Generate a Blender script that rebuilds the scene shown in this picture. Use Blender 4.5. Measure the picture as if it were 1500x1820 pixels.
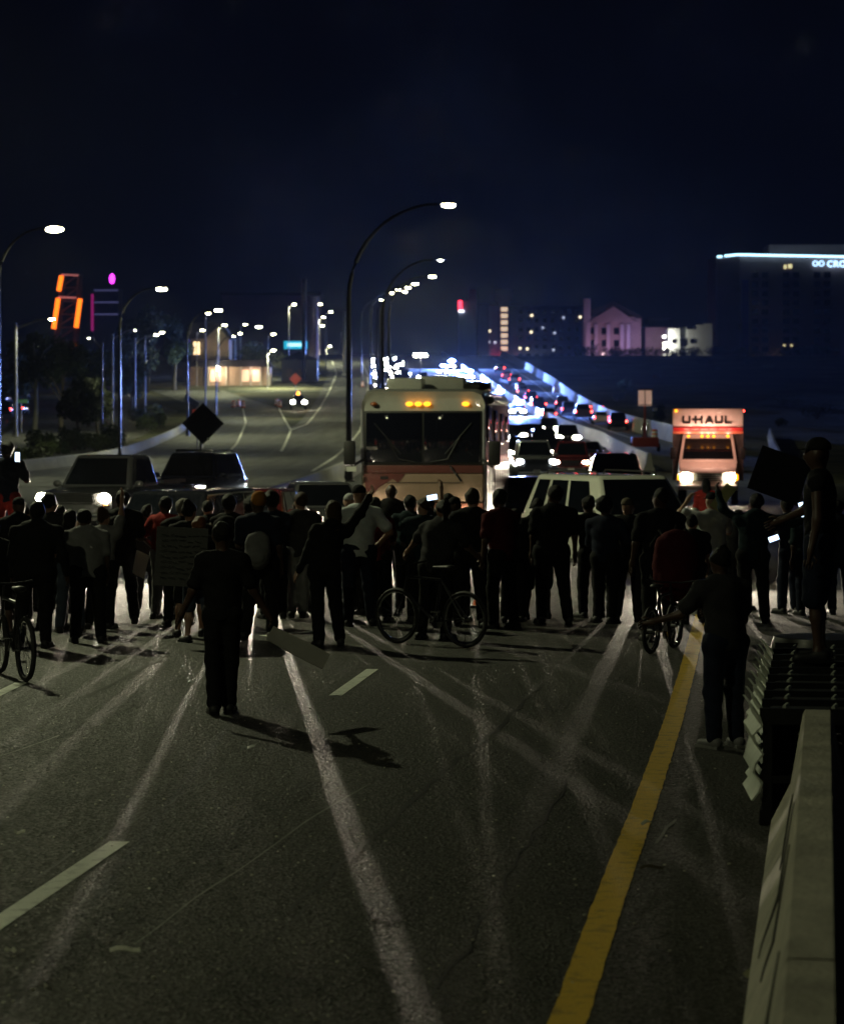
import bpy, bmesh, math, random
import numpy as np
from mathutils import Vector, Matrix, Euler
random.seed(7)
R = math.radians
for o in list(bpy.data.objects): bpy.data.objects.remove(o)
scene = bpy.context.scene
COL = scene.collection

# ------------------------------------------------------------------ camera
CAMH, FPX, HZ = 2.63, 4600.0, 760.0          # eye height, focal length in photo pixels, horizon row
cam_d = bpy.data.cameras.new('camera'); cam = bpy.data.objects.new('camera', cam_d); COL.objects.link(cam)
cam.location = (0, 0, CAMH); cam.rotation_euler = (R(90), 0, 0)
cam_d.sensor_fit = 'HORIZONTAL'; cam_d.sensor_width = 36; cam_d.lens = FPX/1500*36
cam_d.shift_y = -(910-HZ)/1500
cam_d.clip_start = .5; cam_d.clip_end = 6000
cam_d.dof.use_dof = True; cam_d.dof.focus_distance = 25; cam_d.dof.aperture_fstop = 4.2
scene.camera = cam

# ------------------------------------------------------------------ night sky, exposure
world = bpy.data.worlds.new('World'); scene.world = world; world.use_nodes = True
wn = world.node_tree.nodes; wl = world.node_tree.links; wn.clear()
wo = wn.new('ShaderNodeOutputWorld'); bg = wn.new('ShaderNodeBackground')
sky = wn.new('ShaderNodeTexSky'); sky.sky_type = 'NISHITA'; sky.sun_disc = False
sky.sun_elevation = R(-4.5); sky.sun_rotation = R(20); sky.air_density = 1.6; sky.dust_density = .6; sky.ozone_density = 4
bg.inputs['Strength'].default_value = .0015
wl.new(sky.outputs[0], bg.inputs[0])
glow = wn.new('ShaderNodeBackground'); glow.inputs[0].default_value = (.0006, .0008, .0013, 1); glow.inputs[1].default_value = 1.0   # city night air
add = wn.new('ShaderNodeAddShader'); wl.new(bg.outputs[0], add.inputs[0]); wl.new(glow.outputs[0], add.inputs[1]); wl.new(add.outputs[0], wo.inputs['Surface'])
moon_d = bpy.data.lights.new('moon', 'SUN'); moon_d.energy = .004; moon_d.angle = R(.5); moon_d.color = (.8, .88, 1)
moon = bpy.data.objects.new('moon', moon_d); COL.objects.link(moon); moon.rotation_euler = (R(40), 0, R(30))
vs = scene.view_settings; vs.view_transform = 'Standard'; vs.look = 'None'; vs.gamma = 1; vs.exposure = 0; vs.use_curve_mapping = False
scene.render.engine = 'CYCLES'
cy = scene.cycles
cy.use_denoising = True; cy.denoiser = 'OPENIMAGEDENOISE'
cy.max_bounces = 4; cy.diffuse_bounces = 2; cy.glossy_bounces = 2; cy.transmission_bounces = 3; cy.volume_bounces = 0; cy.transparent_max_bounces = 6
cy.sample_clamp_indirect = 3; cy.caustics_reflective = False; cy.caustics_refractive = False
cy.use_light_tree = True; cy.use_adaptive_sampling = True; cy.adaptive_threshold = .02

# ------------------------------------------------------------------ terrain and photo helpers
def zg(d):
    if d < 80: return 0.0
    if d < 600: return 7.2e-5*(d-80)**2
    return 7.2e-5*520**2 + .018*(d-600)
def pt(px, py, d):                       # point seen at photo pixel (px,py) at distance d
    return Vector(((px-750)*d/FPX, d, CAMH+(HZ-py)*d/FPX))
def gp(px, d, dz=0):                     # point standing on the ground at column px, distance d
    return Vector(((px-750)*d/FPX, d, zg(d)+dz))
def dist_row(py):                        # distance of flat ground seen at row py
    return CAMH*FPX/(py-HZ)
def S(d): return FPX/d

# ------------------------------------------------------------------ materials
MATS = {}
def M(name, col=(.5,.5,.5), rough=.6, metal=0, var=.12, scale=6, bump=0, bscale=40, emit=None, estr=0, coat=0, spec=.5, alpha=1, sample=False, trans=0):
    if name in MATS: return MATS[name]
    m = bpy.data.materials.new(name); m.use_nodes = True
    nt = m.node_tree; n = nt.nodes; l = nt.links; b = n['Principled BSDF']
    b.inputs['Roughness'].default_value = rough; b.inputs['Metallic'].default_value = metal
    b.inputs['Coat Weight'].default_value = coat; b.inputs['Specular IOR Level'].default_value = spec
    b.inputs['Transmission Weight'].default_value = trans
    if var or bump:
        tc = n.new('ShaderNodeTexCoord')
    if var:
        ns = n.new('ShaderNodeTexNoise'); ns.inputs['Scale'].default_value = scale; ns.inputs['Detail'].default_value = 4
        l.new(tc.outputs['Object'], ns.inputs['Vector'])
        mx = n.new('ShaderNodeMixRGB'); mx.inputs[1].default_value = (*[c*(1-var*1.6) for c in col], 1); mx.inputs[2].default_value = (*[min(1, c*(1+var*1.6)) for c in col], 1)
        l.new(ns.outputs[0], mx.inputs[0]); l.new(mx.outputs[0], b.inputs['Base Color'])
    else: b.inputs['Base Color'].default_value = (*col, 1)
    if bump:
        nb = n.new('ShaderNodeTexNoise'); nb.inputs['Scale'].default_value = bscale; nb.inputs['Detail'].default_value = 3
        l.new(tc.outputs['Object'], nb.inputs['Vector'])
        bp = n.new('ShaderNodeBump'); bp.inputs['Strength'].default_value = bump; bp.inputs['Distance'].default_value = .02
        l.new(nb.outputs[0], bp.inputs['Height']); l.new(bp.outputs[0], b.inputs['Normal'])
    if emit:
        b.inputs['Emission Color'].default_value = (*emit, 1); b.inputs['Emission Strength'].default_value = estr
        m.cycles.emission_sampling = 'AUTO' if sample else 'NONE'
    MATS[name] = m
    return m

def asphalt(name, base, tracks=True):
    m = bpy.data.materials.new(name); m.use_nodes = True
    nt = m.node_tree; n = nt.nodes; l = nt.links; b = n['Principled BSDF']
    tc = n.new('ShaderNodeTexCoord'); P = tc.outputs['Object']
    def noise(sc, det=3, vec=P):
        x = n.new('ShaderNodeTexNoise'); x.inputs['Scale'].default_value = sc; x.inputs['Detail'].default_value = det; l.new(vec, x.inputs['Vector']); return x.outputs[0]
    def ramp(src, p0, c0, p1, c1):
        r = n.new('ShaderNodeValToRGB'); e = r.color_ramp.elements
        e[0].position = p0; e[0].color = (c0,)*3+(1,); e[1].position = p1; e[1].color = (c1,)*3+(1,); l.new(src, r.inputs[0]); return r.outputs[0]
    def mul(a, c):
        x = n.new('ShaderNodeMixRGB'); x.blend_type = 'MULTIPLY'; x.inputs[0].default_value = 1
        l.new(a, x.inputs[1]); l.new(c, x.inputs[2]); return x.outputs[0]
    big = ramp(noise(.35, 5), .3, .72, .72, 1.22)
    mp = n.new('ShaderNodeMapping'); mp.inputs['Rotation'].default_value = (0, 0, R(8)); mp.inputs['Scale'].default_value = (1.5, .05, 1); l.new(P, mp.inputs[0])
    streak = ramp(noise(1.0, 4, mp.outputs[0]), .35, .70, .66, 1.15)
    vo = n.new('ShaderNodeTexVoronoi'); vo.inputs['Scale'].default_value = 48; l.new(P, vo.inputs['Vector'])
    sep = n.new('ShaderNodeSeparateColor'); l.new(vo.outputs['Color'], sep.inputs[0])
    stone = ramp(sep.outputs[0], 0.0, .3, 1, 2.6)
    fine = ramp(noise(210, 2), .3, .6, .75, 1.5)
    colr = n.new('ShaderNodeRGB'); colr.outputs[0].default_value = (*base, 1)
    c = mul(mul(mul(mul(colr.outputs[0], big), streak), stone), fine)
    l.new(c, b.inputs['Base Color'])
    rr = ramp(sep.outputs[1], .0, .5, .9, .9); l.new(rr, b.inputs['Roughness'])
    bp = n.new('ShaderNodeBump'); bp.inputs['Strength'].default_value = .7; bp.inputs['Distance'].default_value = .012
    l.new(vo.outputs['Distance'], bp.inputs['Height'])
    bp2 = n.new('ShaderNodeBump'); bp2.inputs['Strength'].default_value = .5; bp2.inputs['Distance'].default_value = .03
    l.new(noise(18, 4), bp2.inputs['Height']); l.new(bp.outputs[0], bp2.inputs['Normal']); l.new(bp2.outputs[0], b.inputs['Normal'])
    b.inputs['Specular IOR Level'].default_value = .35
    MATS[name] = m
    return m

def worn(name, col, base=(.03,.03,.028), amt=.45, sc=9):
    m = bpy.data.materials.new(name); m.use_nodes = True
    nt = m.node_tree; n = nt.nodes; l = nt.links; b = n['Principled BSDF']
    tc = n.new('ShaderNodeTexCoord')
    def noise(sc, det):
        x = n.new('ShaderNodeTexNoise'); x.inputs['Scale'].default_value = sc; x.inputs['Detail'].default_value = det; l.new(tc.outputs['Object'], x.inputs['Vector']); return x
    a = noise(sc, 6); g = noise(120, 2)
    r = n.new('ShaderNodeValToRGB'); r.color_ramp.elements[0].position = amt-.16; r.color_ramp.elements[1].position = amt+.06
    l.new(a.outputs[0], r.inputs[0])
    mx = n.new('ShaderNodeMixRGB'); mx.inputs[1].default_value = (*[.55*c+.45*k for c, k in zip(col, base)], 1); mx.inputs[2].default_value = (*col, 1); l.new(r.outputs[0], mx.inputs[0])
    m2 = n.new('ShaderNodeMixRGB'); m2.blend_type = 'OVERLAY'; m2.inputs[0].default_value = .6; l.new(mx.outputs[0], m2.inputs[1]); l.new(g.outputs[0], m2.inputs[2])
    l.new(m2.outputs[0], b.inputs['Base Color']); b.inputs['Roughness'].default_value = .7
    bp = n.new('ShaderNodeBump'); bp.inputs['Strength'].default_value = .6; bp.inputs['Distance'].default_value = .01; l.new(g.outputs[0], bp.inputs['Height']); l.new(bp.outputs[0], b.inputs['Normal'])
    MATS[name] = m
    return m

# ------------------------------------------------------------------ mesh builder
class MB:
    def __init__(s): s.v = []; s.f = []; s.X = Matrix()
    def _add(s, vs, fs):
        o = len(s.v); s.v += [tuple(s.X @ Vector(v)) for v in vs]; s.f += [tuple(i+o for i in f) for f in fs]; return s
    def box(s, c, size, rot=None):
        hx, hy, hz = size[0]/2, size[1]/2, size[2]/2
        m = Matrix.Translation(c) @ (Euler(rot).to_matrix().to_4x4() if rot else Matrix())
        vs = [m @ Vector((x*hx, y*hy, z*hz)) for z in (-1, 1) for y in (-1, 1) for x in (-1, 1)]
        return s._add(vs, [(0,2,3,1),(4,5,7,6),(0,1,5,4),(1,3,7,5),(3,2,6,7),(2,0,4,6)])
    def hexa(s, b, t):                       # bottom 4 + top 4 corners
        return s._add(list(b)+list(t), [(3,2,1,0),(4,5,6,7),(0,1,5,4),(1,2,6,5),(2,3,7,6),(3,0,4,7)])
    def tube(s, pts, r, n=8, cap=True):
        pts = [Vector(p) for p in pts]; rs = r if isinstance(r, (list, tuple)) else [r]*len(pts)
        vs = []; fs = []
        up = Vector((0, 0, 1))
        for i, p in enumerate(pts):
            t = (pts[min(i+1, len(pts)-1)]-pts[max(i-1, 0)]).normalized()
            a = t.cross(up if abs(t.z) < .95 else Vector((1, 0, 0))).normalized(); bb = t.cross(a)
            for k in range(n):
                q = 2*math.pi*k/n; vs.append(p+(a*math.cos(q)+bb*math.sin(q))*rs[i])
        for i in range(len(pts)-1):
            for k in range(n): fs.append((i*n+k, i*n+(k+1) % n, (i+1)*n+(k+1) % n, (i+1)*n+k))
        if cap: fs += [tuple(range(n))[::-1], tuple((len(pts)-1)*n+k for k in range(n))]
        return s._add(vs, fs)
    def lathe(s, prof, axis='z', n=16, c=(0,0,0), close=False):      # prof: (r, h)
        vs = []; fs = []; c = Vector(c)
        for r, h in prof:
            for k in range(n):
                q = 2*math.pi*k/n; u, w = r*math.cos(q), r*math.sin(q)
                vs.append(c+Vector({'z': (u, w, h), 'x': (h, u, w), 'y': (u, h, w)}[axis]))
        m = len(prof)
        for i in range(m if close else m-1):
            j = (i+1) % m
            for k in range(n): fs.append((i*n+k, i*n+(k+1) % n, j*n+(k+1) % n, j*n+k))
        if not close: fs += [tuple(range(n))[::-1], tuple((m-1)*n+k for k in range(n))]
        return s._add(vs, fs)
    def ell(s, c, r, nu=10, nv=6):
        vs = [Vector((c[0], c[1], c[2]-r[2]))]; fs = []
        for j in range(1, nv):
            a = -math.pi/2+math.pi*j/nv
            for k in range(nu):
                q = 2*math.pi*k/nu; vs.append(Vector((c[0]+r[0]*math.cos(a)*math.cos(q), c[1]+r[1]*math.cos(a)*math.sin(q), c[2]+r[2]*math.sin(a))))
        vs.append(Vector((c[0], c[1], c[2]+r[2]))); e = len(vs)-1
        for k in range(nu):
            fs.append((0, 1+(k+1) % nu, 1+k)); fs.append((e, 1+(nv-2)*nu+k, 1+(nv-2)*nu+(k+1) % nu))
        for j in range(nv-2):
            for k in range(nu): fs.append((1+j*nu+k, 1+j*nu+(k+1) % nu, 1+(j+1)*nu+(k+1) % nu, 1+(j+1)*nu+k))
        return s._add(vs, fs)
    def loft(s, rings, cap=True):
        n = len(rings[0]); vs = [p for r in rings for p in r]; fs = []
        for i in range(len(rings)-1):
            for k in range(n): fs.append((i*n+k, i*n+(k+1) % n, (i+1)*n+(k+1) % n, (i+1)*n+k))
        if cap: fs += [tuple(range(n))[::-1], tuple((len(rings)-1)*n+k for k in range(n))]
        return s._add(vs, fs)
    def prism(s, poly, depth, org=(0,0,0), ux=(1,0,0), uy=(0,0,1)):   # planar polygon extruded along ux x uy
        ux = Vector(ux).normalized(); uy = Vector(uy).normalized(); nn = ux.cross(uy).normalized(); org = Vector(org); n = len(poly)
        a = [org+ux*p[0]+uy*p[1] for p in poly]; b = [p+nn*depth for p in a]
        fs = [tuple(range(n))[::-1], tuple(range(n, 2*n))]+[(i, (i+1) % n, n+(i+1) % n, n+i) for i in range(n)]
        return s._add(a+b, fs)
    def slab(s, q, th):                      # thin solid pane on 4 corners, thickness th along the normal (outward)
        q = [Vector(p) for p in q]; nn = (q[1]-q[0]).cross(q[3]-q[0]).normalized()
        return s.hexa(q, [p+nn*th for p in q])
    def mesh(s, name, smooth=True, bevel=0, ang=35, fix=True, seg=2):
        me = bpy.data.meshes.new(name); me.from_pydata(s.v, [], s.f)
        if bevel or fix:
            bm = bmesh.new(); bm.from_mesh(me)
            if fix: bmesh.ops.recalc_face_normals(bm, faces=bm.faces)
            if bevel: bmesh.ops.bevel(bm, geom=list(bm.edges), offset=bevel, segments=seg, profile=.6, affect='EDGES', clamp_overlap=True)
            bm.to_mesh(me); bm.free()
        if smooth:
            me.shade_smooth(); me.set_sharp_from_angle(angle=R(ang))
        me.update(); return me
    def build(s, name, mat, parent=None, loc=None, **k):
        return obj(name, s.mesh(name, **k), mat, parent, loc)

def obj(name, me, mat=None, parent=None, loc=None, rot=None):
    o = bpy.data.objects.new(name, me); COL.objects.link(o)
    if mat:
        if not me.materials: me.materials.append(mat)
        elif me.materials[0] is not mat:
            o.material_slots[0].link = 'OBJECT'; o.material_slots[0].material = mat
    if parent: o.parent = parent
    if loc is not None: o.location = loc
    if rot is not None: o.rotation_euler = rot
    return o
def tag(o, label=None, cat=None, group=None, kind=None):
    if label: o['label'] = label
    if cat: o['category'] = cat
    if group: o['group'] = group
    if kind: o['kind'] = kind
    return o
def thing(name, label, cat, loc=(0,0,0), rz=0, group=None):
    o = bpy.data.objects.new(name, None); COL.objects.link(o); o.location = loc; o.rotation_euler = (0, 0, rz); o.empty_display_size = .2
    return tag(o, label, cat, group)
def lamp(kind, name, loc, energy, col, parent=None, radius=.1, direction=None, cone=120, blend=.6, wide=1):
    d = bpy.data.lights.new(name, kind); d.energy = energy; d.color = col; d.shadow_soft_size = radius
    if kind == 'SPOT': d.spot_size = R(cone); d.spot_blend = blend
    o = bpy.data.objects.new(name, d); COL.objects.link(o); o.location = loc
    if direction is not None: o.rotation_euler = Vector(direction).to_track_quat('-Z', 'Y').to_euler()
    if parent: o.parent = parent
    o.scale = (wide, 1, 1)
    return o
def interp(tab, d):
    for a, b in zip(tab, tab[1:]):
        if d <= b[0] or b is tab[-1]:
            t = (d-a[0])/(b[0]-a[0]); t = max(0, min(1, t)); return [a[i]+(b[i]-a[i])*t for i in range(1, len(a))]

# ------------------------------------------------------------------ ground, roads, paint
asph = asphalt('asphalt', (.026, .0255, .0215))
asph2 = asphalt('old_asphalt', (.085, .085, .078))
def ground_mat():
    m = bpy.data.materials.new('grass_ground'); m.use_nodes = True; n = m.node_tree.nodes; l = m.node_tree.links; b = n['Principled BSDF']
    tc = n.new('ShaderNodeTexCoord')
    a = n.new('ShaderNodeTexNoise'); a.inputs['Scale'].default_value = .06; a.inputs['Detail'].default_value = 9; a.inputs['Roughness'].default_value = .7; l.new(tc.outputs['Object'], a.inputs['Vector'])
    r = n.new('ShaderNodeValToRGB'); e = r.color_ramp.elements; e[0].position = .38; e[0].color = (.018, .03, .010, 1); e[1].position = .66; e[1].color = (.15, .135, .075, 1)
    l.new(a.outputs[0], r.inputs[0]); l.new(r.outputs[0], b.inputs['Base Color']); b.inputs['Roughness'].default_value = .95
    g = n.new('ShaderNodeTexNoise'); g.inputs['Scale'].default_value = 3; g.inputs['Detail'].default_value = 6; l.new(tc.outputs['Object'], g.inputs['Vector'])
    bp = n.new('ShaderNodeBump'); bp.inputs['Strength'].default_value = 1; bp.inputs['Distance'].default_value = .5; l.new(g.outputs[0], bp.inputs['Height']); l.new(bp.outputs[0], b.inputs['Normal'])
    return m
def sheet(name, tab, dz, mat, step=5, nx=1):
    d0, d1 = tab[0][0], tab[-1][0]; n = max(1, int((d1-d0)/step)); v = []; f = []
    for i in range(n+1):
        d = d0+(d1-d0)*i/n; xl, xr = interp(tab, d)
        for k in range(nx+1): v.append((xl+(xr-xl)*k/nx, d, zg(d)+dz))
    w = nx+1
    for i in range(n):
        for k in range(nx): f.append((i*w+k, i*w+k+1, (i+1)*w+k+1, (i+1)*w+k))
    me = bpy.data.meshes.new(name); me.from_pydata(v, [], f); me.shade_smooth(); me.update()
    return me
tag(obj('ground', sheet('ground', [(-60,-900,900),(600,-900,900),(3000,-900,900)], -.06, ground_mat(), 8, 4), MATS.get('g') or ground_mat()), kind='structure')
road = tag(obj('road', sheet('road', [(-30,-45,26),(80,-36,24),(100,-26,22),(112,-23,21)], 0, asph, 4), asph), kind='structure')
MED = [(62,-4.9),(76,-4.5),(130,-3.7),(168,-2.8),(300,-5),(460,-8.2),(600,-11.5)]          # median barrier left of the motorhome
RBAR = [(140,12.3),(215,15),(285,14.6),(380,13.4),(460,12),(570,6.2),(600,4.4)]             # police-lit barrier
RWALL = [(200,21.5),(292,21.2),(400,22.6),(455,23),(525,21.7),(600,18)]
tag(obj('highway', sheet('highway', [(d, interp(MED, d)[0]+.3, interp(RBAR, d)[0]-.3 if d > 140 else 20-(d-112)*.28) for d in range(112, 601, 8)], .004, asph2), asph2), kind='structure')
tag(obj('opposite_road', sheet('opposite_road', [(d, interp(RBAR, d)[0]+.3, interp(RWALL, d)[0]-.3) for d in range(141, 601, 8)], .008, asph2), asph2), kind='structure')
RAMP_L = [(112,-10),(190,-10.5),(262,-13.5),(283,-13.2),(400,-15.6),(510,-18),(570,-21),(600,-24)]
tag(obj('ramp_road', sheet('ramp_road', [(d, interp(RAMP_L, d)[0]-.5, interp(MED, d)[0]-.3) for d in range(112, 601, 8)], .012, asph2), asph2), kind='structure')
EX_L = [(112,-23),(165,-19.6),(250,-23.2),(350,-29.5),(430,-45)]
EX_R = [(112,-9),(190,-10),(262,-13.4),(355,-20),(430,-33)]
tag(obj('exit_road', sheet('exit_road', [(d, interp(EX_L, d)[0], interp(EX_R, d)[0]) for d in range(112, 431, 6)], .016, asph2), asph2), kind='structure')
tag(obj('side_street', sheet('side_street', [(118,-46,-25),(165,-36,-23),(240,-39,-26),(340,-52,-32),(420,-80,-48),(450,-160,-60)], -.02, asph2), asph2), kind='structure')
pw = worn('white_paint', (.75, .78, .68), amt=.42); py_ = worn('yellow_paint', (.66, .42, .02), amt=.44)
def stripe(name, tab, w, mat, dz=.02, label=None, parent=None, step=3, jit=0):
    t2 = [(d, x-w/2, x+w/2) for d, x in tab]
    me = sheet(name, t2, dz, mat, step)
    if jit:
        for v in me.vertices: v.co.x += random.uniform(-jit, jit)
    o = obj(name, me, mat, parent)
    return o if parent else tag(o, kind='structure')
def line_px(pts): return [(d, (px-750)*d/FPX) for px, d in pts]
def rowpts(pts): return [(dist_row(py), (px-750)/FPX*dist_row(py)) for px, py in pts]
stripe('yellow_edge_line', rowpts([(985,1880),(1016,1800),(1083,1600),(1150,1420),(1197,1280),(1222,1190),(1250,1080),(1272,1000)]), .17, py_, .005, parent=road, step=.12, jit=.004)
def dash(y0, y1, p0, p1, w=.13):          # short painted bar between photo points on the flat ground
    a = gp(p0, dist_row(y0)); b = gp(p1, dist_row(y1)); t = (b-a).normalized(); n = Vector((-t.y, t.x, 0))*w/2
    me = bpy.data.meshes.new('lane_dash'); me.from_pydata([tuple(Vector((p.x, p.y, .004))) for p in (a-n, b-n, b+n, a+n)], [], [(0,3,2,1)]); me.update()
    return obj('lane_dash', me, pw, road)
dash(1690, 1497, -75, 213); dash(1237, 1190, 596, 662); dash(1075, 1048, 870, 925); dash(1262, 1214, -60, 38); dash(1003,986,1035,1075)
dash(1131, 1122, 468, 566, .16)
far_paint = worn('far_white_paint', (.7, .7, .62), amt=.3)
stripe('edge_line', line_px([(370,145),(420,212),(437,292),(430,370)]), .2, far_paint, .03)
stripe('gore_line', line_px([(500,190),(513,240),(517,262),(495,355)]), .22, far_paint, .034)
stripe('ramp_line', line_px([(517,262),(545,283),(580,400),(598,510),(590,572)]), .26, far_paint, .038)
stripe('ramp_edge_line', line_px([(555,140),(600,180),(640,260),(652,400),(655,500),(640,590)]), .2, far_paint, .03)
for k, xo in enumerate((3.4, 7.0, 10.4)):
    for d in range(118, 330, 12):
        if d > 116 and xo < interp(RBAR, d)[0]-1: stripe('lane_mark', [(d, interp(MED, d)[0]+.2+xo), (d+3, interp(MED, d+3)[0]+.2+xo)], .13, far_paint, .012)
stripe('shoulder_line', [(d, interp(RWALL, d)[0]-2.6) for d in range(205, 590, 20)], .2, far_paint, .03)
# tar seams, skid marks and scars in the near asphalt
tar = M('tar_seam', (.006, .006, .006), .55, var=.3)
skid = asphalt('skid_rubber', (.016, .0157, .0138))
bx_road = lambda d: .9+.156*(d-7.9)
def seam(name, pts, w, mat, dz=.003, jit=.03):
    P = [gp(px, dist_row(py)) for px, py in pts]; out = []
    for a, b in zip(P, P[1:]):
        m = max(2, int((b-a).length/.35))
        for i in range(m): out.append(a.lerp(b, i/m))
    out.append(P[-1]); v = []; f = []
    for i, p in enumerate(out):
        t = (out[min(i+1, len(out)-1)]-out[max(i-1, 0)]).normalized(); n = Vector((-t.y, t.x, 0))
        ww = w*(.6+.7*random.random())/2; j = n*random.uniform(-jit, jit)
        v += [tuple(p+j-n*ww+Vector((0,0,dz))), tuple(p+j+n*ww+Vector((0,0,dz)))]
        if i: f.append((2*i-2, 2*i-1, 2*i+1, 2*i))
    me = bpy.data.meshes.new(name); me.from_pydata(v, [], f); me.update()
    return obj(name, me, mat, road)
seam('tar_seam', [(520,1620),(600,1540),(690,1465),(790,1370),(880,1300),(960,1220)], .035, tar)
seam('skid_mark', [(0,1330),(110,1300),(240,1245),(350,1195)], .34, skid, .0025, .02)
seam('skid_mark', [(20,1760),(180,1660),(330,1550),(480,1440),(560,1390)], .22, skid, .0025, .02)
pale = M('scrape', (.16, .16, .145), .7, var=.4)
seam('scrape_mark', [(240,1680),(345,1600),(450,1530),(560,1450),(655,1395)], .016, pale, .0032, .006)
seam('scrape_mark', [(0,1345),(60,1325),(105,1308)], .02, pale, .0032, .006)
seam('tyre_trace', [(150,1240),(190,1222),(240,1195),(290,1170)], .05, M('dust', (.06,.06,.053), .9, var=.4), .003, .01)
seam('scrape_mark', [(1165,1500),(1185,1472),(1200,1458)], .03, pale, .0032, .01)
seam('tar_seam', [(60,1560),(190,1480),(300,1430),(420,1360)], .02, tar)
seam('tar_seam', [(760,1790),(830,1690),(905,1560),(950,1480),(1010,1390)], .016, tar)
seam('tar_seam', [(330,1800),(380,1740),(470,1690),(540,1610)], .014, tar)
for i_ in range(9):
    x_, y_ = [(120,1420),(300,1560),(700,1620),(860,1430),(1010,1600),(480,1760),(1180,1700),(620,1300),(980,1260)][i_]; c_ = gp(x_, dist_row(y_)); v_ = []; rr_ = random.uniform(.08, .3)
    for k_ in range(18):
        a_ = k_/18*6.283; q_ = rr_*(.7+.5*random.random()); v_.append((c_.x+q_*math.cos(a_)*.8, c_.y+q_*math.sin(a_)*1.5, .0018))
    me_ = bpy.data.meshes.new('oil_stain'); me_.from_pydata(v_, [], [tuple(range(18))]); me_.update(); obj('oil_stain', me_, asphalt('oily_asphalt', (.017,.0165,.0145)) if 'oily_asphalt' not in MATS else MATS['oily_asphalt'], road)
gv = MB()
for i_ in range(520):
    d_ = random.uniform(9, 27); x_ = random.uniform(-5, 2.2)*d_/18; s_ = random.uniform(.003, .010)
    if x_ < bx_road(d_): gv.ell((x_, d_, s_*.6), (s_*1.4, s_, s_*.7), 5, 3)
gr_ = gv.build('road_grit', M('grit', (.42,.41,.34), .6), fix=False); tag(gr_, kind='stuff')
# litter
lit = M('paper_scrap', (.55, .56, .46), .7, bump=.6, bscale=30)
def scrap(px, py, sx, sy, rz, label, name='paper_scrap', mat=None):
    p = gp(px, dist_row(py)); mb = MB(); n = 5; top = []; bot = []
    for i in range(n):
        t = i/(n-1)-.5; h = .012+.02*abs(math.sin(3*t+px))
        top += [(t*sx, -sy/2*(1-t*t), h), (t*sx, sy/2*(1-t*t*2), h+.012)]
    v = top+[(x, y, z-.003) for x, y, z in top]; f = []
    for i in range(n-1):
        a = 2*i; f += [(a, a+1, a+3, a+2), (2*n+a+2, 2*n+a+3, 2*n+a+1, 2*n+a)]
    mb._add(v, f); o = mb.build(name, mat or lit, None, p+Vector((0,0,.002)), fix=False); o.rotation_euler = (0, 0, rz)
    return tag(o, label, 'litter')
scrap(222, 1699, .15, .045, .2, 'bent pale paper scrap lying near the bottom of the road')
scrap(440, 1334, .12, .05, 0, 'small flattened bottle glinting on the road beside the walking person', 'flattened_bottle', M('bottle_plastic', (.5,.52,.5), .15))
scrap(1158, 1551, .14, .02, .1, 'thin dark stick on the asphalt beside the yellow line', 'stick', M('stick_brown', (.05,.04,.02), .7))
scrap(1340, 1742, .1, .07, .4, 'flattened scrap beside the near concrete barrier', mat=M('olive_scrap', (.2,.2,.11), .8))
scrap(690, 1190+168, .12, .04, 1, 'dark leaf on the bright beam of light on the road', 'fallen_leaf', M('leaf_dark', (.03,.025,.012), .8))
scrap(1148, 1470, .1, .02, .8, 'pale twig near the yellow line, closer to the crowd', 'twig')
for i, (x, y) in enumerate([(35,1488),(18,1700),(85,1768)]):
    scrap(x, y, .07, .03, i, ['little white crumb above the long white dash', 'small scrap at the edge below the white dash', 'tiny scrap in the lower corner of the road'][i])
# ------------------------------------------------------------------ concrete barriers
conc = M('concrete', (.42, .40, .32), .85, var=.42, scale=3.2, bump=.6, bscale=28)
conc2 = M('concrete_weathered', (.34, .33, .30), .85, var=.22, scale=1.2, bump=.2, bscale=12)
JP = [(-.30,0),(-.30,.07),(-.175,.32),(-.095,.77),(-.08,.80),(.08,.80),(.095,.77),(.175,.32),(.30,.07),(.30,0)]
def barrier(pts, seg, label, mat, H=1.0, group=None, step=None, wide=1.0):
    o0 = Vector((pts[0][0], pts[0][1], 0)); t = thing('concrete_barrier', label, 'barrier', o0, 0, group)
    P = [Vector((x, y, 0)) for x, y in pts]; L = [0]
    for a, b in zip(P, P[1:]): L.append(L[-1]+(b-a).length)
    def at(s):
        for i in range(len(P)-1):
            if s <= L[i+1] or i == len(P)-2:
                q = P[i].lerp(P[i+1], (s-L[i])/(L[i+1]-L[i])); return q, (P[i+1]-P[i]).normalized()
    s = 0
    while s < L[-1]-.3:
        e = min(s+seg, L[-1]); n = max(1, int((e-s)/(step or 8))); rings = []
        for i in range(n+1):
            q, tt = at(s+.015+(e-s-.03)*i/n); nn = Vector((tt.y, -tt.x, 0)); z = zg(q.y)
            rings.append([q-o0+nn*(x*wide)+Vector((0, 0, zz*H+z)) for x, zz in JP])
        mb = MB(); mb.loft(rings); mb.build('segment', mat, t, ang=25); s = e
    return t
bx = lambda d: 1.18+.156*(d-7.9)
barrier([(bx(1.0), 1.0), (bx(8.9), 8.9), (bx(16.8), 16.8)], 7.998, 'near pale concrete barrier running out of the bottom of the picture', conc, 1.0)
barrier([(x, d) for d, x in [(d, interp(MED, d)[0]) for d in list(range(62, 170, 9))+list(range(176, 600, 16))]], 12, 'concrete median barrier between the motorhome and the ramp', conc2, 1.05, step=12)
barrier([(interp(RBAR, d)[0], d) for d in range(140, 600, 12)], 12, 'long concrete barrier brightly washed by the police lights', conc2, 1.25, step=12)
barrier([(interp(RWALL, d)[0], d) for d in range(200, 600, 12)], 12, 'tall outer concrete wall beyond the red tail lights', conc2, 1.8, step=12)
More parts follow.
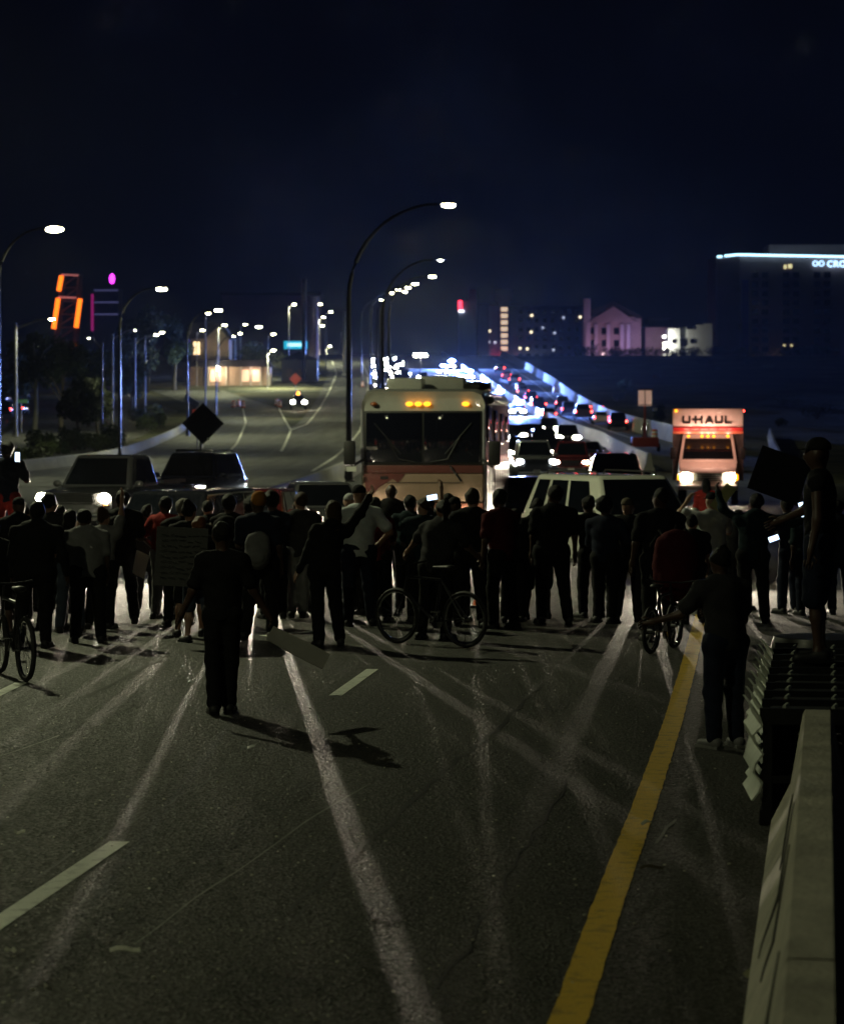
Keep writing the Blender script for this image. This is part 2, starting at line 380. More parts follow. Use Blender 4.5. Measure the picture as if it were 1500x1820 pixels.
barrier([(13.6, 92), (15.0, 105), (19.5, 140), (32, 238)], 9, 'violet lit concrete barrier to the side of the box truck', conc2, 1.0)
barrier([(-23.2, 112), (-19.9, 165), (-23.5, 250), (-29.9, 350), (-36, 395)], 12, 'low concrete wall along the exit road below the dark trees', conc2, .8, step=12)
barrier([(-6.2, 37.2), (-9.5, 38.4)], 3.6, 'concrete block the camera holding person stands on', conc, .84, wide=1.0)

nb = [o for o in bpy.data.objects if o.name.startswith('concrete_barrier')][0]; scuff = M('scuff_rubber', (.03,.03,.026), .8)
for d_, h0, h1, ln in ((9.4,.62,.30,.5),(11.2,.66,.22,1.0),(12.0,.70,.16,1.3),(13.6,.6,.3,.7),(7.6,.5,.35,.6)):
    mb = MB(); pts_ = []
    for i in range(9):
        t_ = i/8; d = d_+ln*t_; z = h1+(h0-h1)*t_**1.6; off = -(.095+(.77-z)/.45*.08 if z > .32 else .175+(.32-z)/.25*.125)-.003
        pts_.append((bx(d)+off*.988-nb.location.x, d+off*-.15-nb.location.y, z))
    mb.tube(pts_, [.004+.006*math.sin(3.14*i/8) for i in range(9)], 5); mb.build('scuff', scuff, nb)
# ------------------------------------------------------------------ crash cushion
steel = M('galvanised_steel', (.50, .54, .46), .55, .1, var=.2, scale=4); black_m = M('black_steel', (.012, .012, .013), .45, .3, var=.2)
cu = thing('crash_cushion', 'steel crash cushion with lapped side panels in front of the barrier', 'crash cushion', (bx(17.0), 17.0, 0), -math.atan(.156))
LEN = 5.4; NP = 9
def corr(z0, z1, n=10):
    out = []
    for i in range(n+1):
        z = z0+(z1-z0)*i/n; out.append((.035*math.cos(2*math.pi*3*i/n), z))
    return out
for sgn in (-1, 1):
    for k in range(NP):
        y0 = .05+k*LEN/NP; y1 = y0+LEN/NP*1.35
        rings = []
        for y, off in ((y0, .0), (y1-.12, .07), (y1, .085)):
            prof = corr(.16, .78)
            rings.append([(sgn*(.40+off+x), y, z) for x, z in prof]+[(sgn*(.385+off+x), y, z) for x, z in prof[::-1]])
        mb = MB(); mb.loft(rings); mb.build('fender_panel', steel, cu, ang=50)
for k in range(NP+1):
    y = .1+k*LEN/NP*.98; mb = MB()
    mb.box((0, y, .72), (.76, .06, .10)); mb.box((-.33, y, .4), (.06, .05, .6)); mb.box((.33, y, .4), (.06, .05, .6)); mb.box((0, y, .3), (.76, .04, .05))
    mb.box((-.28, y, .05), (.2, .12, .1)); mb.box((.28, y, .05), (.2, .12, .1)); mb.build('diaphragm', black_m, cu)
    if k < NP:
        mb = MB(); mb.box((0, y+.29, .69), (.66, .46, .09)); mb.build('cartridge', M('cartridge_black', (.02,.021,.022), .5), cu, bevel=.03)
        for q in (-.22, .1, .26):
            mb = MB(); mb.tube([(q, y+.03, .775), (q+.02, y+.12, .785)], .014, 6); mb.build('bolt', steel, cu)
mb = MB(); mb.box((0, LEN/2, .12), (.14, LEN, .1)); mb.build('guide_rail', black_m, cu)
mb = MB(); mb.lathe([(.40,.16),(.45,.3),(.45,.66),(.40,.8)], 'z', 14, (0, LEN+.32, 0)); mb.build('nose', M('nose_black', (.02,.02,.02), .4), cu)

# ------------------------------------------------------------------ street lamps
polem = M('pole_black', (.02, .02, .022), .28, .4, var=.1); poleg = M('pole_grey', (.36, .35, .38), .5, .5, var=.1)
LEDC = (.97, 1, .60)
ledm = M('led_lens', (1,1,.9), .3, var=0, emit=(1, .94, .56), estr=60)
led2 = M('led_lens_dim', (1,1,.9), .3, var=0, emit=(1, .97, .72), estr=22)
def street_lamp(px, d, hx, hy, label, energy=0, style='curve', group=None, mat=None, r=.11, lens=1.0, dim=False):
    b = gp(px, d); h = pt(hx, hy, d)-b; t = thing('street_lamp', label, 'street lamp', b, 0, group)
    pm = mat or (polem if style == 'curve' else poleg); sx = 1 if h.x > 0 else -1; ax = abs(h.x)
    mb = MB(); mb.lathe([(r*2.2,0),(r*2.2,.06),(r*1.5,.1),(r*1.3,.5)], 'z', 12); mb.build('base', pm, t)
    if style == 'curve':
        rise = min(ax*.95, h.z*.35); top = h.z-rise
        mb = MB(); mb.tube([(0,0,.3),(0,0,top)], [r, r*.72], 10); mb.build('pole', pm, t)
        pts = []
        for i in range(13):
            a = math.pi/2*i/12; pts.append((sx*(ax-.5)*(1-math.cos(a)), 0, top-.02+(rise+.02)*math.sin(a)))
        mb = MB(); mb.tube(pts, [r*.72-(r*.3)*i/12 for i in range(13)], 8); mb.build('arm', pm, t)
    else:
        mb = MB(); mb.tube([(0,0,.3),(0,0,h.z-.9+.5)], [r, r*.8], 10); mb.build('pole', pm, t)
        mb = MB(); mb.tube([(0,0,h.z-.9),(sx*ax*.6,0,h.z-.15),(sx*(ax-.4),0,h.z)], [r*.6, r*.5, r*.4], 8); mb.build('arm', pm, t)
    mb = MB(); mb.hexa([(sx*ax-.36,-.16,h.z-.01),(sx*ax+.36,-.2,h.z-.01),(sx*ax+.36,.2,h.z-.01),(sx*ax-.36,.16,h.z-.01)], [(sx*ax-.3,-.1,h.z+.09),(sx*ax+.3,-.13,h.z+.11),(sx*ax+.3,.13,h.z+.11),(sx*ax-.3,.1,h.z+.09)]); mb.build('lamp_head', pm, t, bevel=.02)
    mb = MB(); mb.ell((sx*ax, 0, h.z-.05), (.28*lens, .17*lens, .10*lens), 12, 6); mb.build('lens', led2 if dim else ledm, t)
    if energy: lamp('SPOT', 'lamp_light', (sx*ax, 0, h.z-.25), energy, LEDC, t, .15, (0, 0, -1), 165, .5)
    return t
# the lamps whose light falls on the near road (just outside the frame)
street_lamp(-520, 42, -330, -120, 'tall curved street lamp standing left of the crowd outside the frame', 4200)
street_lamp(-4600, 11, -3900, -3300, 'tall curved street lamp beside the photographer outside the frame', 1200)
# row on the side street
street_lamp(-3, 122, 97, 405, 'curved black street lamp with the brightest lens, highest of those beside the orange tower', 2600, lens=1.5)
street_lamp(213, 165, 287, 512, 'curved black street lamp above the dark pickup truck', 3200, lens=1.25)
street_lamp(333, 240, 388, 550, 'curved black street lamp behind the dark diamond sign', 4500, lens=1.3)
street_lamp(384, 305, 460, 580, 'curved black street lamp over the porch of the lit house', 4500, lens=1.3)
street_lamp(28, 238, 92, 566, 'straight grey street lamp with slanted arm at the picture edge', 2000, 'straight', r=.16)
# median row
street_lamp(620, 120, 797, 362, 'tallest curved black street lamp, rising beside the motorhome mirror', 2600, r=.15, lens=1.2)
street_lamp(680, 168, 783, 461, 'curved black street lamp with a small dim lens behind the tallest one', 1500, r=.15, lens=.6, dim=True)
for i, (hx, hy, d) in enumerate([(768,490,215),(738,503,262),(725,510,300),(708,514,345),(720,518,380),(697,520,420),(678,532,470)]):
    street_lamp(hx-4.0*S(d)*.9, d, hx, hy, ['third curved lamp of the median row, lens above the motorhome roof', 'small far lamp in the bright row curving above the median'][i > 0], 5000 if i in (0, 1, 3, 5) else 0, group=None if i == 0 else 'far median lamps', r=.12, lens=1.1)
for i, (bx_, hx, hy, d) in enumerate([(181,158,600,215),(200,240,586,260),(240,278,594,300),(258,288,590,330),(365,370,556,330)]):
    street_lamp(bx_, d, hx, hy, ['thin grey lamp post before the dark trees, nearest of the thin posts', 'thin grey lamp post second along the tree line', 'thin grey lamp post with lit head at the end of the trees', 'thin grey lamp post just behind the one with lit head', 'lamp post with bright head right of the dark tree crown'][i], 0, 'straight', r=.12, lens=1.0 if i > 1 else .4, dim=i < 2)
for i, (hx, hy, d) in enumerate([(399,577,420),(360,586,450),(382,592,470),(414,597,480),(427,592,520),(436,576,540),(523,540,480),(569,540,520),(588,553,540),(575,563,560),(573,578,580),(587,615,640),(486,593,480),(486,622,440),(382,604,470),(614,587,620)]):
    street_lamp(hx-2*S(d)*.5, d, hx, hy, 'tiny far street lamp glowing beyond the exit road and ramp', 9000 if i in (0, 6, 9) else (16000 if i in (11,13) else 0), 'straight', 'far street lamps', r=.1, lens=1.25 if i < 12 else 1.4)

# ------------------------------------------------------------------ vehicle kit
tyre_m = M('tyre_rubber', (.012,.012,.012), .8); rim_m = M('alloy', (.4,.4,.42), .35, .8)
glass = M('car_glass', (.004,.005,.007), .06, 0, var=0, spec=.6); trimb = M('black_trim', (.012,.012,.013), .5)
chrome = M('chrome', (.6,.6,.62), .15, 1, var=0); platem = M('plate', (.6,.6,.55), .5)
HLON = M('headlight_on', (1,1,1), .2, var=0, emit=(1, .90, .66), estr=160)
HLCOOL = M('headlight_cool', (1,1,1), .2, var=0, emit=(.86, .95, 1), estr=120)
HLFAR = M('headlight_far', (1,1,1), .2, var=0, emit=(1, .95, .78), estr=380)
TLON = M('taillight_on', (.4,.01,.01), .3, var=0, emit=(1, .05, .035), estr=24)
TLOFF = M('taillight_off', (.22,.008,.008), .2, var=0); LOFF = M('headlight_off', (.5,.5,.5), .12, var=0)
AMB = M('amber_on', (1,.4,.02), .3, var=0, emit=(1, .34, .015), estr=3.2)
AMBOFF = M('amber_off', (.35,.09,.02), .2, var=0)
def paint(name, c, rough=.18, metal=.2): return M('paint_'+name, c, rough, metal, var=.05, scale=2, coat=.6)
KIND = {  # hull stations (y,z0,ztop,halfwidth); cabin: base z, roof z, y front base/roof, rear roof/base, half widths base/roof; splits of side glass
 'sedan': dict(st=[(-2.36,.38,.60,.62),(-2.28,.25,.70,.80),(-1.7,.2,.84,.88),(-1.0,.2,.95,.90),(.6,.2,.97,.91),(1.5,.2,1.0,.90),(2.15,.24,.99,.86),(2.34,.38,.88,.74)], cab=(.93,1.45,-1.05,-.25,.95,1.75,.80,.58), sp=[(.17,.50),(.53,.84)], r=.32, wy=(-1.45,1.4)),
 'suv': dict(st=[(-2.42,.45,.75,.70),(-2.33,.3,.92,.88),(-1.8,.26,1.03,.95),(-1.1,.26,1.10,.97),(.6,.26,1.12,.98),(1.9,.26,1.13,.97),(2.3,.3,1.12,.93),(2.42,.45,1.0,.86)], cab=(1.08,1.80,-1.20,-.55,2.05,2.36,.86,.66), sp=[(.14,.42),(.46,.70),(.745,.92)], r=.38, wy=(-1.5,1.5)),
 'truck': dict(st=[(-2.85,.55,.85,.76),(-2.75,.4,1.08,.94),(-2.0,.36,1.17,.99),(-1.25,.36,1.22,1.0),(.9,.36,1.24,1.0),(.95,.36,1.24,1.0),(2.5,.36,1.26,1.0),(2.75,.5,1.24,.98)], cab=(1.18,1.93,-1.30,-.62,.75,.95,.88,.68), sp=[(.2,.54),(.58,.93)], r=.41, wy=(-1.8,1.75)),
 'van': dict(st=[(-2.5,.4,.75,.68),(-2.42,.27,.92,.88),(-1.95,.22,1.0,.95),(-1.5,.22,1.05,.97),(.6,.22,1.08,.97),(2.0,.22,1.08,.96),(2.4,.26,1.06,.93),(2.5,.4,.95,.86)], cab=(1.03,1.76,-1.75,-.75,2.15,2.42,.88,.70), sp=[(.2,.45),(.48,.70),(.74,.92)], r=.33, wy=(-1.55,1.5)),
 'jeep': dict(st=[(-2.3,.5,1.0,.72),(-2.25,.48,1.08,.76),(-1.3,.48,1.16,.82),(-.9,.48,1.20,.92),(.6,.48,1.2,.93),(2.0,.48,1.2,.93),(2.2,.5,1.18,.92)], cab=(1.17,1.85,-.95,-.60,2.05,2.15,.86,.74), sp=[(.12,.40),(.44,.68),(.72,.93)], r=.42, wy=(-1.5,1.35)),
}
KIND['wagon'] = dict(KIND['van'], st=[(y, a*.84, b*.84, w) for y, a, b, w in KIND['van']['st']], cab=(KIND['van']['cab'][0]*.84, KIND['van']['cab'][1]*.845)+KIND['van']['cab'][2:])
SPEC = {}
def rect_on(face, u0, u1, v0, v1):            # face corners: base0, base1, top1, top0
    a, b, c, d = [Vector(p) for p in face]
    f = lambda u, v: a.lerp(b, u).lerp(d.lerp(c, u), v)
    return [f(u0, v0), f(u1, v0), f(u1, v1), f(u0, v1)]
def wheel_meshes(r):
    k = 'wheel%.2f' % r
    if k in SPEC: return SPEC[k]
    w = .115
    t = MB(); t.lathe([(r*.62,-w),(r*.9,-w),(r,-w*.6),(r,w*.6),(r*.9,w),(r*.62,w)], 'x', 20, close=True)
    m = MB(); m.lathe([(r*.63,-w*.8),(r*.6,-w*.5),(r*.6,w*.5),(r*.63,w*.8)], 'x', 20, close=True); m.lathe([(r*.16,-w*.75),(r*.16,w*.75)], 'x', 10)
    for q in range(5):
        a = 2*math.pi*q/5; m.tube([(0, 0, 0), (0, r*.62*math.cos(a), r*.62*math.sin(a))], [r*.1, r*.07], 4)
    SPEC[k] = (t.mesh('tyre'), m.mesh('rim')); return SPEC[k]
def car_spec(kind):
    if kind in SPEC: return SPEC[kind]
    K = KIND[kind]; parts = []
    def ring(y, z0, z1, w):
        h = z1-z0; hp = [(.82,0),(.97,.12),(1,.42),(.985,.72),(.93,.93),(.74,1)]
        p = [(w*a, y, z0+h*b) for a, b in hp]; return p+[(-x, y, z) for x, y, z in p[::-1]]
    cb, cr, yf0, yf1, yr1, yr0, wb, wr = K['cab']
    B = MB(); B.loft([ring(*s) for s in K['st']])
    C = MB(); bot = [(-wb,yf0,cb-.03),(wb,yf0,cb-.03),(wb,yr0,cb-.03),(-wb,yr0,cb-.03)]; top = [(-wr,yf1,cr),(wr,yf1,cr),(wr,yr1,cr),(-wr,yr1,cr)]
    C.hexa(bot, top); cm = C.mesh('cab', bevel=.1, seg=3)
    o = len(B.v); B.v += [tuple(v.co) for v in cm.vertices]; B.f += [tuple(i+o for i in p.vertices) for p in cm.polygons]; bpy.data.meshes.remove(cm)
    if kind == 'truck':
        pass
    parts.append(('body', B.mesh('body', ang=40), 'paint', None))
    def pane(nm, face, u0, u1, v0, v1, par=0):
        m = MB(); m.slab(rect_on(face, u0, u1, v0, v1), .012); parts.append((nm, m.mesh(nm, smooth=False), 'glass', None))
    pane('windshield', (bot[0], bot[1], top[1], top[0]), .06, .94, .12, .90)
    pane('rear_window', (bot[2], bot[3], top[3], top[2]), .08, .92, .16, .88)
    for u0, u1 in K['sp']:
        pane('side_window', (bot[1], bot[2], top[2], top[1]), u0, u1, .14, .86)
        pane('side_window', (bot[3], bot[0], top[0], top[3]), 1-u1, 1-u0, .14, .86)
    y0, z0, z1, w = K['st'][1]; yfront = K['st'][0][0]
    zh = z0+(z1-z0)*{'truck': .84, 'suv': .80, 'van': .72}.get(kind, .70)
    for sx in (-1, 1):
        m = MB()
        if kind == 'jeep': m.lathe([(.0,-.05),(.09,-.045),(.1,.02),(.1,.08)], 'y', 14, (sx*.52, yfront-.01, zh+.02))
        else: m.ell((sx*w*.80, yfront+.06, zh), (.17 if kind != 'truck' else .15, .10, .075 if kind != 'truck' else .11), 12, 6)
        parts.append(('headlight', m.mesh('headlight'), 'head', None))
        m = MB(); m.ell((sx*w*.83, yfront+.06, zh-.17), (.1, .07, .03), 8, 5); parts.append(('indicator', m.mesh('indicator'), 'ind', None))
        yb, a0, a1, wr_ = K['st'][-2]
        m = MB(); m.box((sx*wr_*.9, K['st'][-1][0]-.03, a0+(a1-a0)*.72), (.16, .14, .2 if kind != 'sedan' else .13)); parts.append(('tail_light', m.mesh('tail_light', bevel=.03), 'tail', None))
        m = MB(); m.ell((sx*(wb+.13), yf0+.25, cb+.08), (.11, .06, .08), 10, 6); m.tube([(sx*(wb-.02), yf0+.27, cb+.02), (sx*(wb+.1), yf0+.25, cb+.06)], .025, 6); parts.append(('mirror', m.mesh('mirror'), 'paint', None))
    m = MB()
    if kind == 'jeep':
        for q in range(7): m.box((-.36+q*.12, yfront-.005, zh), (.05, .03, .3))
    else:
        for q in range(4): m.box((0, yfront+.01, zh-.13+q*.065), (w*1.05, .05, .03))
        m.box((0, yfront+.03, zh-.03), (w*1.1, .04, .28))
    parts.append(('grille', m.mesh('grille'), 'trim', None))
    m = MB(); m.box((0, yfront+.06, z0+.13), (w*1.75, .22, .17)); parts.append(('bumper', m.mesh('bumper', bevel=.05), 'trim' if kind != 'truck' else 'chrome', None))
    m = MB(); m.box((0, K['st'][-1][0]-.05, a0+.16), (w*1.7, .2, .16)); parts.append(('rear_bumper', m.mesh('rear_bumper', bevel=.05), 'trim', None))
    m = MB(); m.box((0, yfront-.055, z0+.14), (.31, .015, .15)); parts.append(('plate', m.mesh('plate'), 'plate', None))
    m = MB(); m.box((0, K['st'][-1][0]+.06, a0+.4), (.31, .015, .15)); parts.append(('plate', m.mesh('plate'), 'plate', None))
    if kind in ('suv', 'van', 'jeep'):
        for sx in (-1, 1):
            m = MB(); m.tube([(sx*(wr-.1), yf1+.2, cr), (sx*(wr-.1), yf1+.3, cr+.06), (sx*(wr-.1), yr1-.3, cr+.06), (sx*(wr-.1), yr1-.2, cr)], .018, 6); parts.append(('roof_rail', m.mesh('roof_rail'), 'trim', None))
    if kind == 'truck':
        m = MB()
        for sx in (-1, 1): m.box((sx*.93, 1.85, 1.27), (.1, 1.75, .08))
        m.box((0, 1.85, 1.24), (1.7, 1.7, .03)); parts.append(('cargo_bed', m.mesh('cargo_bed'), 'trim', None))
    r = K['r']; wh = K['st'][3][3]
    for sx in (-1, 1):
        for wy in K['wy']:
            m = MB(); m.lathe([(r*1.16,-.12),(r*1.16,.0)], 'x', 18, (sx*(wh-.02)+(.0 if sx > 0 else .12), wy, r+.02)); parts.append(('wheel_arch', m.mesh('wheel_arch'), 'trim', None))
    parts.append(('WHEELS', r, [(sx*(wh-.05), wy, r) for sx in (-1, 1) for wy in K['wy']], None))
    SPEC[kind] = parts
    return parts
DEFM = dict(glass=glass, trim=trimb, chrome=chrome, plate=platem, head=HLON, tail=TLOFF, ind=AMBOFF)
def car(kind, name, loc, rz, label, cat, pnt, group=None, far=False, spot=0, cone=70, glow=0, tilt=-.19, **mats):
    t = thing(name, label, cat, loc, rz, group); mm = dict(DEFM); mm['paint'] = pnt; mm.update(mats)
    for nm, me, mk, _ in car_spec(kind):
        if nm == 'WHEELS':
            ty, ri = wheel_meshes(me)
            for w in mk:
                o = obj('wheel', ty, tyre_m, t, w); obj('rim', ri, rim_m, o)
            continue
        if far and nm in ('mirror', 'wheel_arch', 'plate', 'rear_bumper', 'roof_rail', 'indicator'): continue
        if far and nm == 'headlight' and mm['head'] is not LOFF:
            k_ = (kind, 'far', me.vertices[0].co.x > 0)
            if k_ not in SPEC:
                m2 = me.copy(); c_ = sum((v.co for v in m2.vertices), Vector())/len(m2.vertices)
                for v in m2.vertices: v.co = c_+(v.co-c_)*2.1  # far headlight lenses enlarged, glare is put into their size
                SPEC[k_] = m2
            me = SPEC[k_]
        obj(nm, me, mm[mk], t)
    if spot:
        K = KIND[kind]; y0, z0, z1, w = K['st'][1]
        c = (1, .87, .66) if mm['head'] is not HLCOOL else (.85, .95, 1)
        lamp('SPOT', 'headlight_spill', (0, K['st'][0][0]-.12, .9), 60, c, t, .3, (0, -1, .05), 110, 1)
        for sx in (-1, 1): lamp('SPOT', 'headlight_beam', (sx*w*(.8 if kind != 'jeep' else .68), K['st'][0][0]-.09, z0+(z1-z0)*{'truck': .84, 'suv': .80, 'van': .72}.get(kind, .70)), spot, c, t, .022, (0, -1, tilt), 34 if tilt < -.1 else 60, 1 if tilt < -.1 else .9, 2.4 if tilt < -.1 else 1)
    if glow: lamp('SPOT', 'headlight_beam', (0, KIND[kind]['st'][0][0]-.15, .8), glow, (1, .93, .78), t, .3, (0, -1, -.02), 60, 1)
    return t
def face_cam(d, px, extra=0):                 # yaw that points a vehicle's front at the camera
    return math.atan2((px-750)/FPX, 1)*-1+extra

# ------------------------------------------------------------------ motorhome
rv_p = gp(752, 52.3); rvr = R(-4.6)
rv = thing('motorhome', 'big cream motorhome with red band and wide dark windshield facing the crowd', 'motorhome', rv_p, rvr)
cream = M('rv_cream', (.50, .50, .46), .3, 0, var=.06, coat=.4); rvside = M('rv_side_panel', (.42, .42, .45), .3, .3, var=.15, coat=.4); redp = M('rv_red', (.16, .055, .05), .3, coat=.4, var=.08); tanp = M('rv_tan', (.34, .23, .17), .35, coat=.3, var=.06)
W = 1.25
def ringrv(y, zb, zt, w, rr=.22):
    p = [(w, y, zb), (w, y, zt-rr), (w-rr*.3, y, zt-rr*.3), (w-rr, y, zt)]; return p+[(-x, yy, z) for x, yy, z in p[::-1]]
mb = MB(); mb.loft([ringrv(.06, .42, 3.25, W-.05, .2), ringrv(.0, .40, 3.36, W, .24), ringrv(.35, .36, 3.42, W, .2), ringrv(10.4, .36, 3.42, W, .2), ringrv(10.6, .42, 3.3, W-.05, .2)])
mb.build('body', cream, rv, ang=30)
mb = MB(); mb.box((0, -.02, 1.79), (2.42, .06, .16)); mb.build('red_band', redp, rv, bevel=.015)
mb = MB(); mb.box((0, -.03, 1.42), (2.44, .10, .56)); mb.build('front_fascia', tanp, rv, bevel=.04)
mb = MB(); mb.box((0, -.03, 1.03), (2.44, .10, .16)); mb.build('lower_stripe', M('rv_brown', (.25,.1,.07), .4), rv, bevel=.02)
mb = MB(); mb.prism([(-1.15,1.35),(-.98,1.3),(-.9,1.42),(-.62,1.60),(-.5,1.52),(-.36,1.7),(-1.2,1.7)], .012, (0, -.083, 0)); o = mb.build('red_swoosh', redp, rv)
mb = MB(); mb.box((0, -.05, .70), (2.46, .22, .44)); mb.build('front_bumper', cream, rv, bevel=.07)
mb = MB(); mb.box((0, -.085, 1.52), (1.5, .012, .012)); mb.build('hood_seam', trimb, rv)
mb = MB(); mb.box((0, -.015, 2.42), (2.40, .05, 1.10)); mb.build('windshield_surround', trimb, rv, bevel=.06)
for sx in (-1, 1):
    mb = MB(); mb.box((sx*.585, -.045, 2.43), (1.13, .02, 1.00)); ws = mb.build('windshield_pane', M('rv_glass', (.006,.007,.014), .05, 0, var=0, spec=.8), rv, bevel=.008)
    mb = MB(); mb.tube([(sx*.15, -.07, 1.93), (sx*.5, -.09, 2.0), (sx*.75, -.09, 2.45)], .014, 6); mb.tube([(sx*.45, -.085, 2.1), (sx*.98, -.085, 2.72)], .012, 5); mb.build('wiper', trimb, rv)
    mb = MB(); mb.tube([(sx*1.18, -.02, 2.0), (sx*1.42, -.3, 1.85)], .03, 6); m = mb.build('mirror_arm', trimb, rv)
    mb = MB(); mb.box((sx*1.46, -.3, 2.12), (.24, .13, .5)); m = mb.build('mirror', trimb, rv, bevel=.05)
    mb = MB(); mb.ell((sx*.92, -.15, .86), (.19, .08, .10), 12, 6); mb.build('headlight', M('rv_headlight', (1,1,1), .2, var=0, emit=(1,.88,.62), estr=30), rv)
    mb = MB(); mb.ell((sx*1.13, -.14, .84), (.09, .06, .07), 10, 6); mb.build('indicator', AMB, rv)
    mb = MB(); mb.tube([(sx*1.235, -.03, 1.9), (sx*1.235, -.03, 3.0)], .035, 6); mb.build('corner_trim', rvside, rv)
    lamp('SPOT', 'headlight_beam', (sx*.92, -.26, .86), 750, (1, .86, .64), rv, .02, (0, -1, -.12), 40, 1, 2)
for x, on in ((-1.0, 0), (-.28, 1), (-.1, 1), (.08, 1), (.86, 1)):
    mb = MB(); mb.ell((x, .0, 3.11), (.075, .05, .045), 10, 6); mb.build('marker_light', AMB if on else AMBOFF, rv)
mb = MB(); mb.box((-.78, -.09, 1.62), (.16, .04, .06)); mb.build('badge', trimb, rv)
mb = MB(); mb.tube([(.55, -.1, 1.86), (.78, -.12, 1.55)], .02, 5); mb.build('towel_hook', trimb, rv)
mb = MB(); mb.ell((.35, .25, 1.98), (.75, .2, .12), 14, 6); mb.build('dashboard_shade', M('shade_green', (.18,.3,.22), .6), rv)
mb = MB(); mb.box((-1.42, -.36, 1.80), (.2, .02, .1)); mb.build('mirror_lamp', platem, rv)
for y, z, h, nm in ((1.3, 2.7, .75, 'side_window'), (4.0, 2.6, .8, 'side_window'), (6.6, 2.6, .7, 'side_window'), (9.0, 2.6, .6, 'side_window')):
    for sx in (-1, 1):
        mb = MB(); mb.box((sx*W, y, z), (.05, 1.3, h)); mb.build(nm, glass, rv, bevel=.02)
for k in range(9):
    mb = MB(); mb.box((W+.012, .75+k*1.08, 1.25), (.03, 1.0, 1.55)); mb.build('side_panel', rvside, rv, bevel=.01)
mb = MB(); mb.box((W+.03, 3.0, 1.25), (.05, .05, 1.9)); mb.build('awning_post', chrome, rv)
mb = MB(); mb.tube([(W+.05, 1.2, 3.2), (W+.05, 7.4, 3.2)], .08, 8); mb.build('awning_roll', cream, rv)
for y, x, sx_, h in ((2.4, -.55, .75, .26), (3.6, .15, .95, .32), (5.8, .75, .6, .24), (7.6, .0, .9, .3)):
    mb = MB(); mb.box((x, y, 3.42+h/2), (sx_, 1.0, h)); mb.build('roof_unit', cream, rv, bevel=.07)
mb = MB(); mb.ell((.95, 2.2, 3.5), (.3, .5, .1), 10, 5); mb.build('roof_hatch', trimb, rv)
ty, ri = wheel_meshes(.45)
for sx in (-1, 1):
    for wy in (1.5, 7.4, 8.4):
        o = obj('wheel', ty, tyre_m, rv, (sx*1.13, wy, .45)); obj('rim', ri, rim_m, o)

# ------------------------------------------------------------------ box truck
ut = thing('box_truck', 'white and orange U-HAUL moving box truck with amber roof lights', 'truck', gp(1258, 88), R(-6.5)+.0)
uo = M('truck_white', (.80, .66, .60), .35, coat=.3, var=.06); uor = M('truck_orange', (.62, .17, .09), .35, coat=.3); ured = M('truck_red', (.55, .03, .03), .4)
ubx = M('truck_box', (.30, .25, .24), .5, .2)
mb = MB(); mb.box((0, 3.9, 2.05), (2.44, 5.0, 2.5)); mb.build('cargo_box', ubx, ut, bevel=.03)
mb = MB(); mb.hexa([(-1.2,.25,2.42),(1.2,.25,2.42),(1.2,1.38,2.42),(-1.2,1.38,2.42)], [(-1.2,.1,3.28),(1.2,.1,3.28),(1.2,1.38,3.30),(-1.2,1.38,3.30)]); mb.build('attic', uo, ut, bevel=.05)
mb = MB(); mb.box((0, .135, 2.57), (2.36, .03, .13)); mb.build('red_stripe', ured, ut)
mb = MB(); mb.box((0, .19, 2.46), (2.38, .05, .08)); mb.build('attic_lip', uor, ut)
LET = {'U': [[(0,1),(.22,1),(.22,.22),(.7,.22),(.7,1),(.92,1),(.92,.12),(.8,0),(.12,0),(0,.12)]], '-': [[(0,.4),(.5,.4),(.5,.62),(0,.62)]],
 'H': [[(0,0),(.22,0),(.22,.39),(.68,.39),(.68,0),(.9,0),(.9,1),(.68,1),(.68,.61),(.22,.61),(.22,1),(0,1)]],
 'A': [[(0,0),(.24,0),(.33,.2),(.72,.2),(.81,0),(1.05,0),(.66,1),(.39,1)]], 'L': [[(0,0),(.8,0),(.8,.22),(.22,.22),(.22,1),(0,1)]]}
x = -.86; hgt = .27; sxl = .30
for ch, adv in (('U', 1.08), ('-', .30), ('H', 1.12), ('A', 1.14), ('U', 1.12), ('L', .9)):
    for poly in LET[ch]:
        mb = MB(); mb.prism([(a*sxl, b*hgt) for a, b in poly], .012, (x, .135, 2.76), (1,0,0), (0,.03,1)); mb.build('letter', M('letter_black', (.008,.008,.01), .5), ut, smooth=False)
    x += adv*sxl
for q in range(26):                            # small line of print on the stripe, unreadable in the photo
    if q % 5 == 3: continue
    mb = MB(); mb.box((-.78+q*.062, .117, 2.57), (.036, .008, .05)); mb.build('print', M('print_pink', (.7,.3,.25), .5), ut, smooth=False)
mb = MB(); mb.hexa([(-1.0,.55,1.45),(1.0,.55,1.45),(1.0,1.4,1.45),(-1.0,1.4,1.45)], [(-.85,1.0,2.42),(.85,1.0,2.42),(.9,1.4,2.42),(-.9,1.4,2.42)]); mb.build('cab', uo, ut, bevel=.05)
mb = MB(); mb.slab(rect_on(((-1.0,.55,1.45),(1.0,.55,1.45),(.85,1.0,2.42),(-.85,1.0,2.42)), .06, .94, .1, .82), .02); mb.build('windshield', glass, ut, smooth=False)
mb = MB(); mb.loft([[(-.93,-.45,.62),(.93,-.45,.62),(.9,-.45,1.12),(-.9,-.45,1.12)], [(-1.0,-.3,.55),(1.0,-.3,.55),(.96,-.3,1.28),(-.96,-.3,1.28)], [(-1.02,.6,.5),(1.02,.6,.5),(1.0,.6,1.48),(-1.0,.6,1.48)], [(-1.02,1.4,.5),(1.02,1.4,.5),(1.0,1.4,1.5),(-1.0,1.4,1.5)]]); mb.build('hood', uo, ut, bevel=.05)
mb = MB()
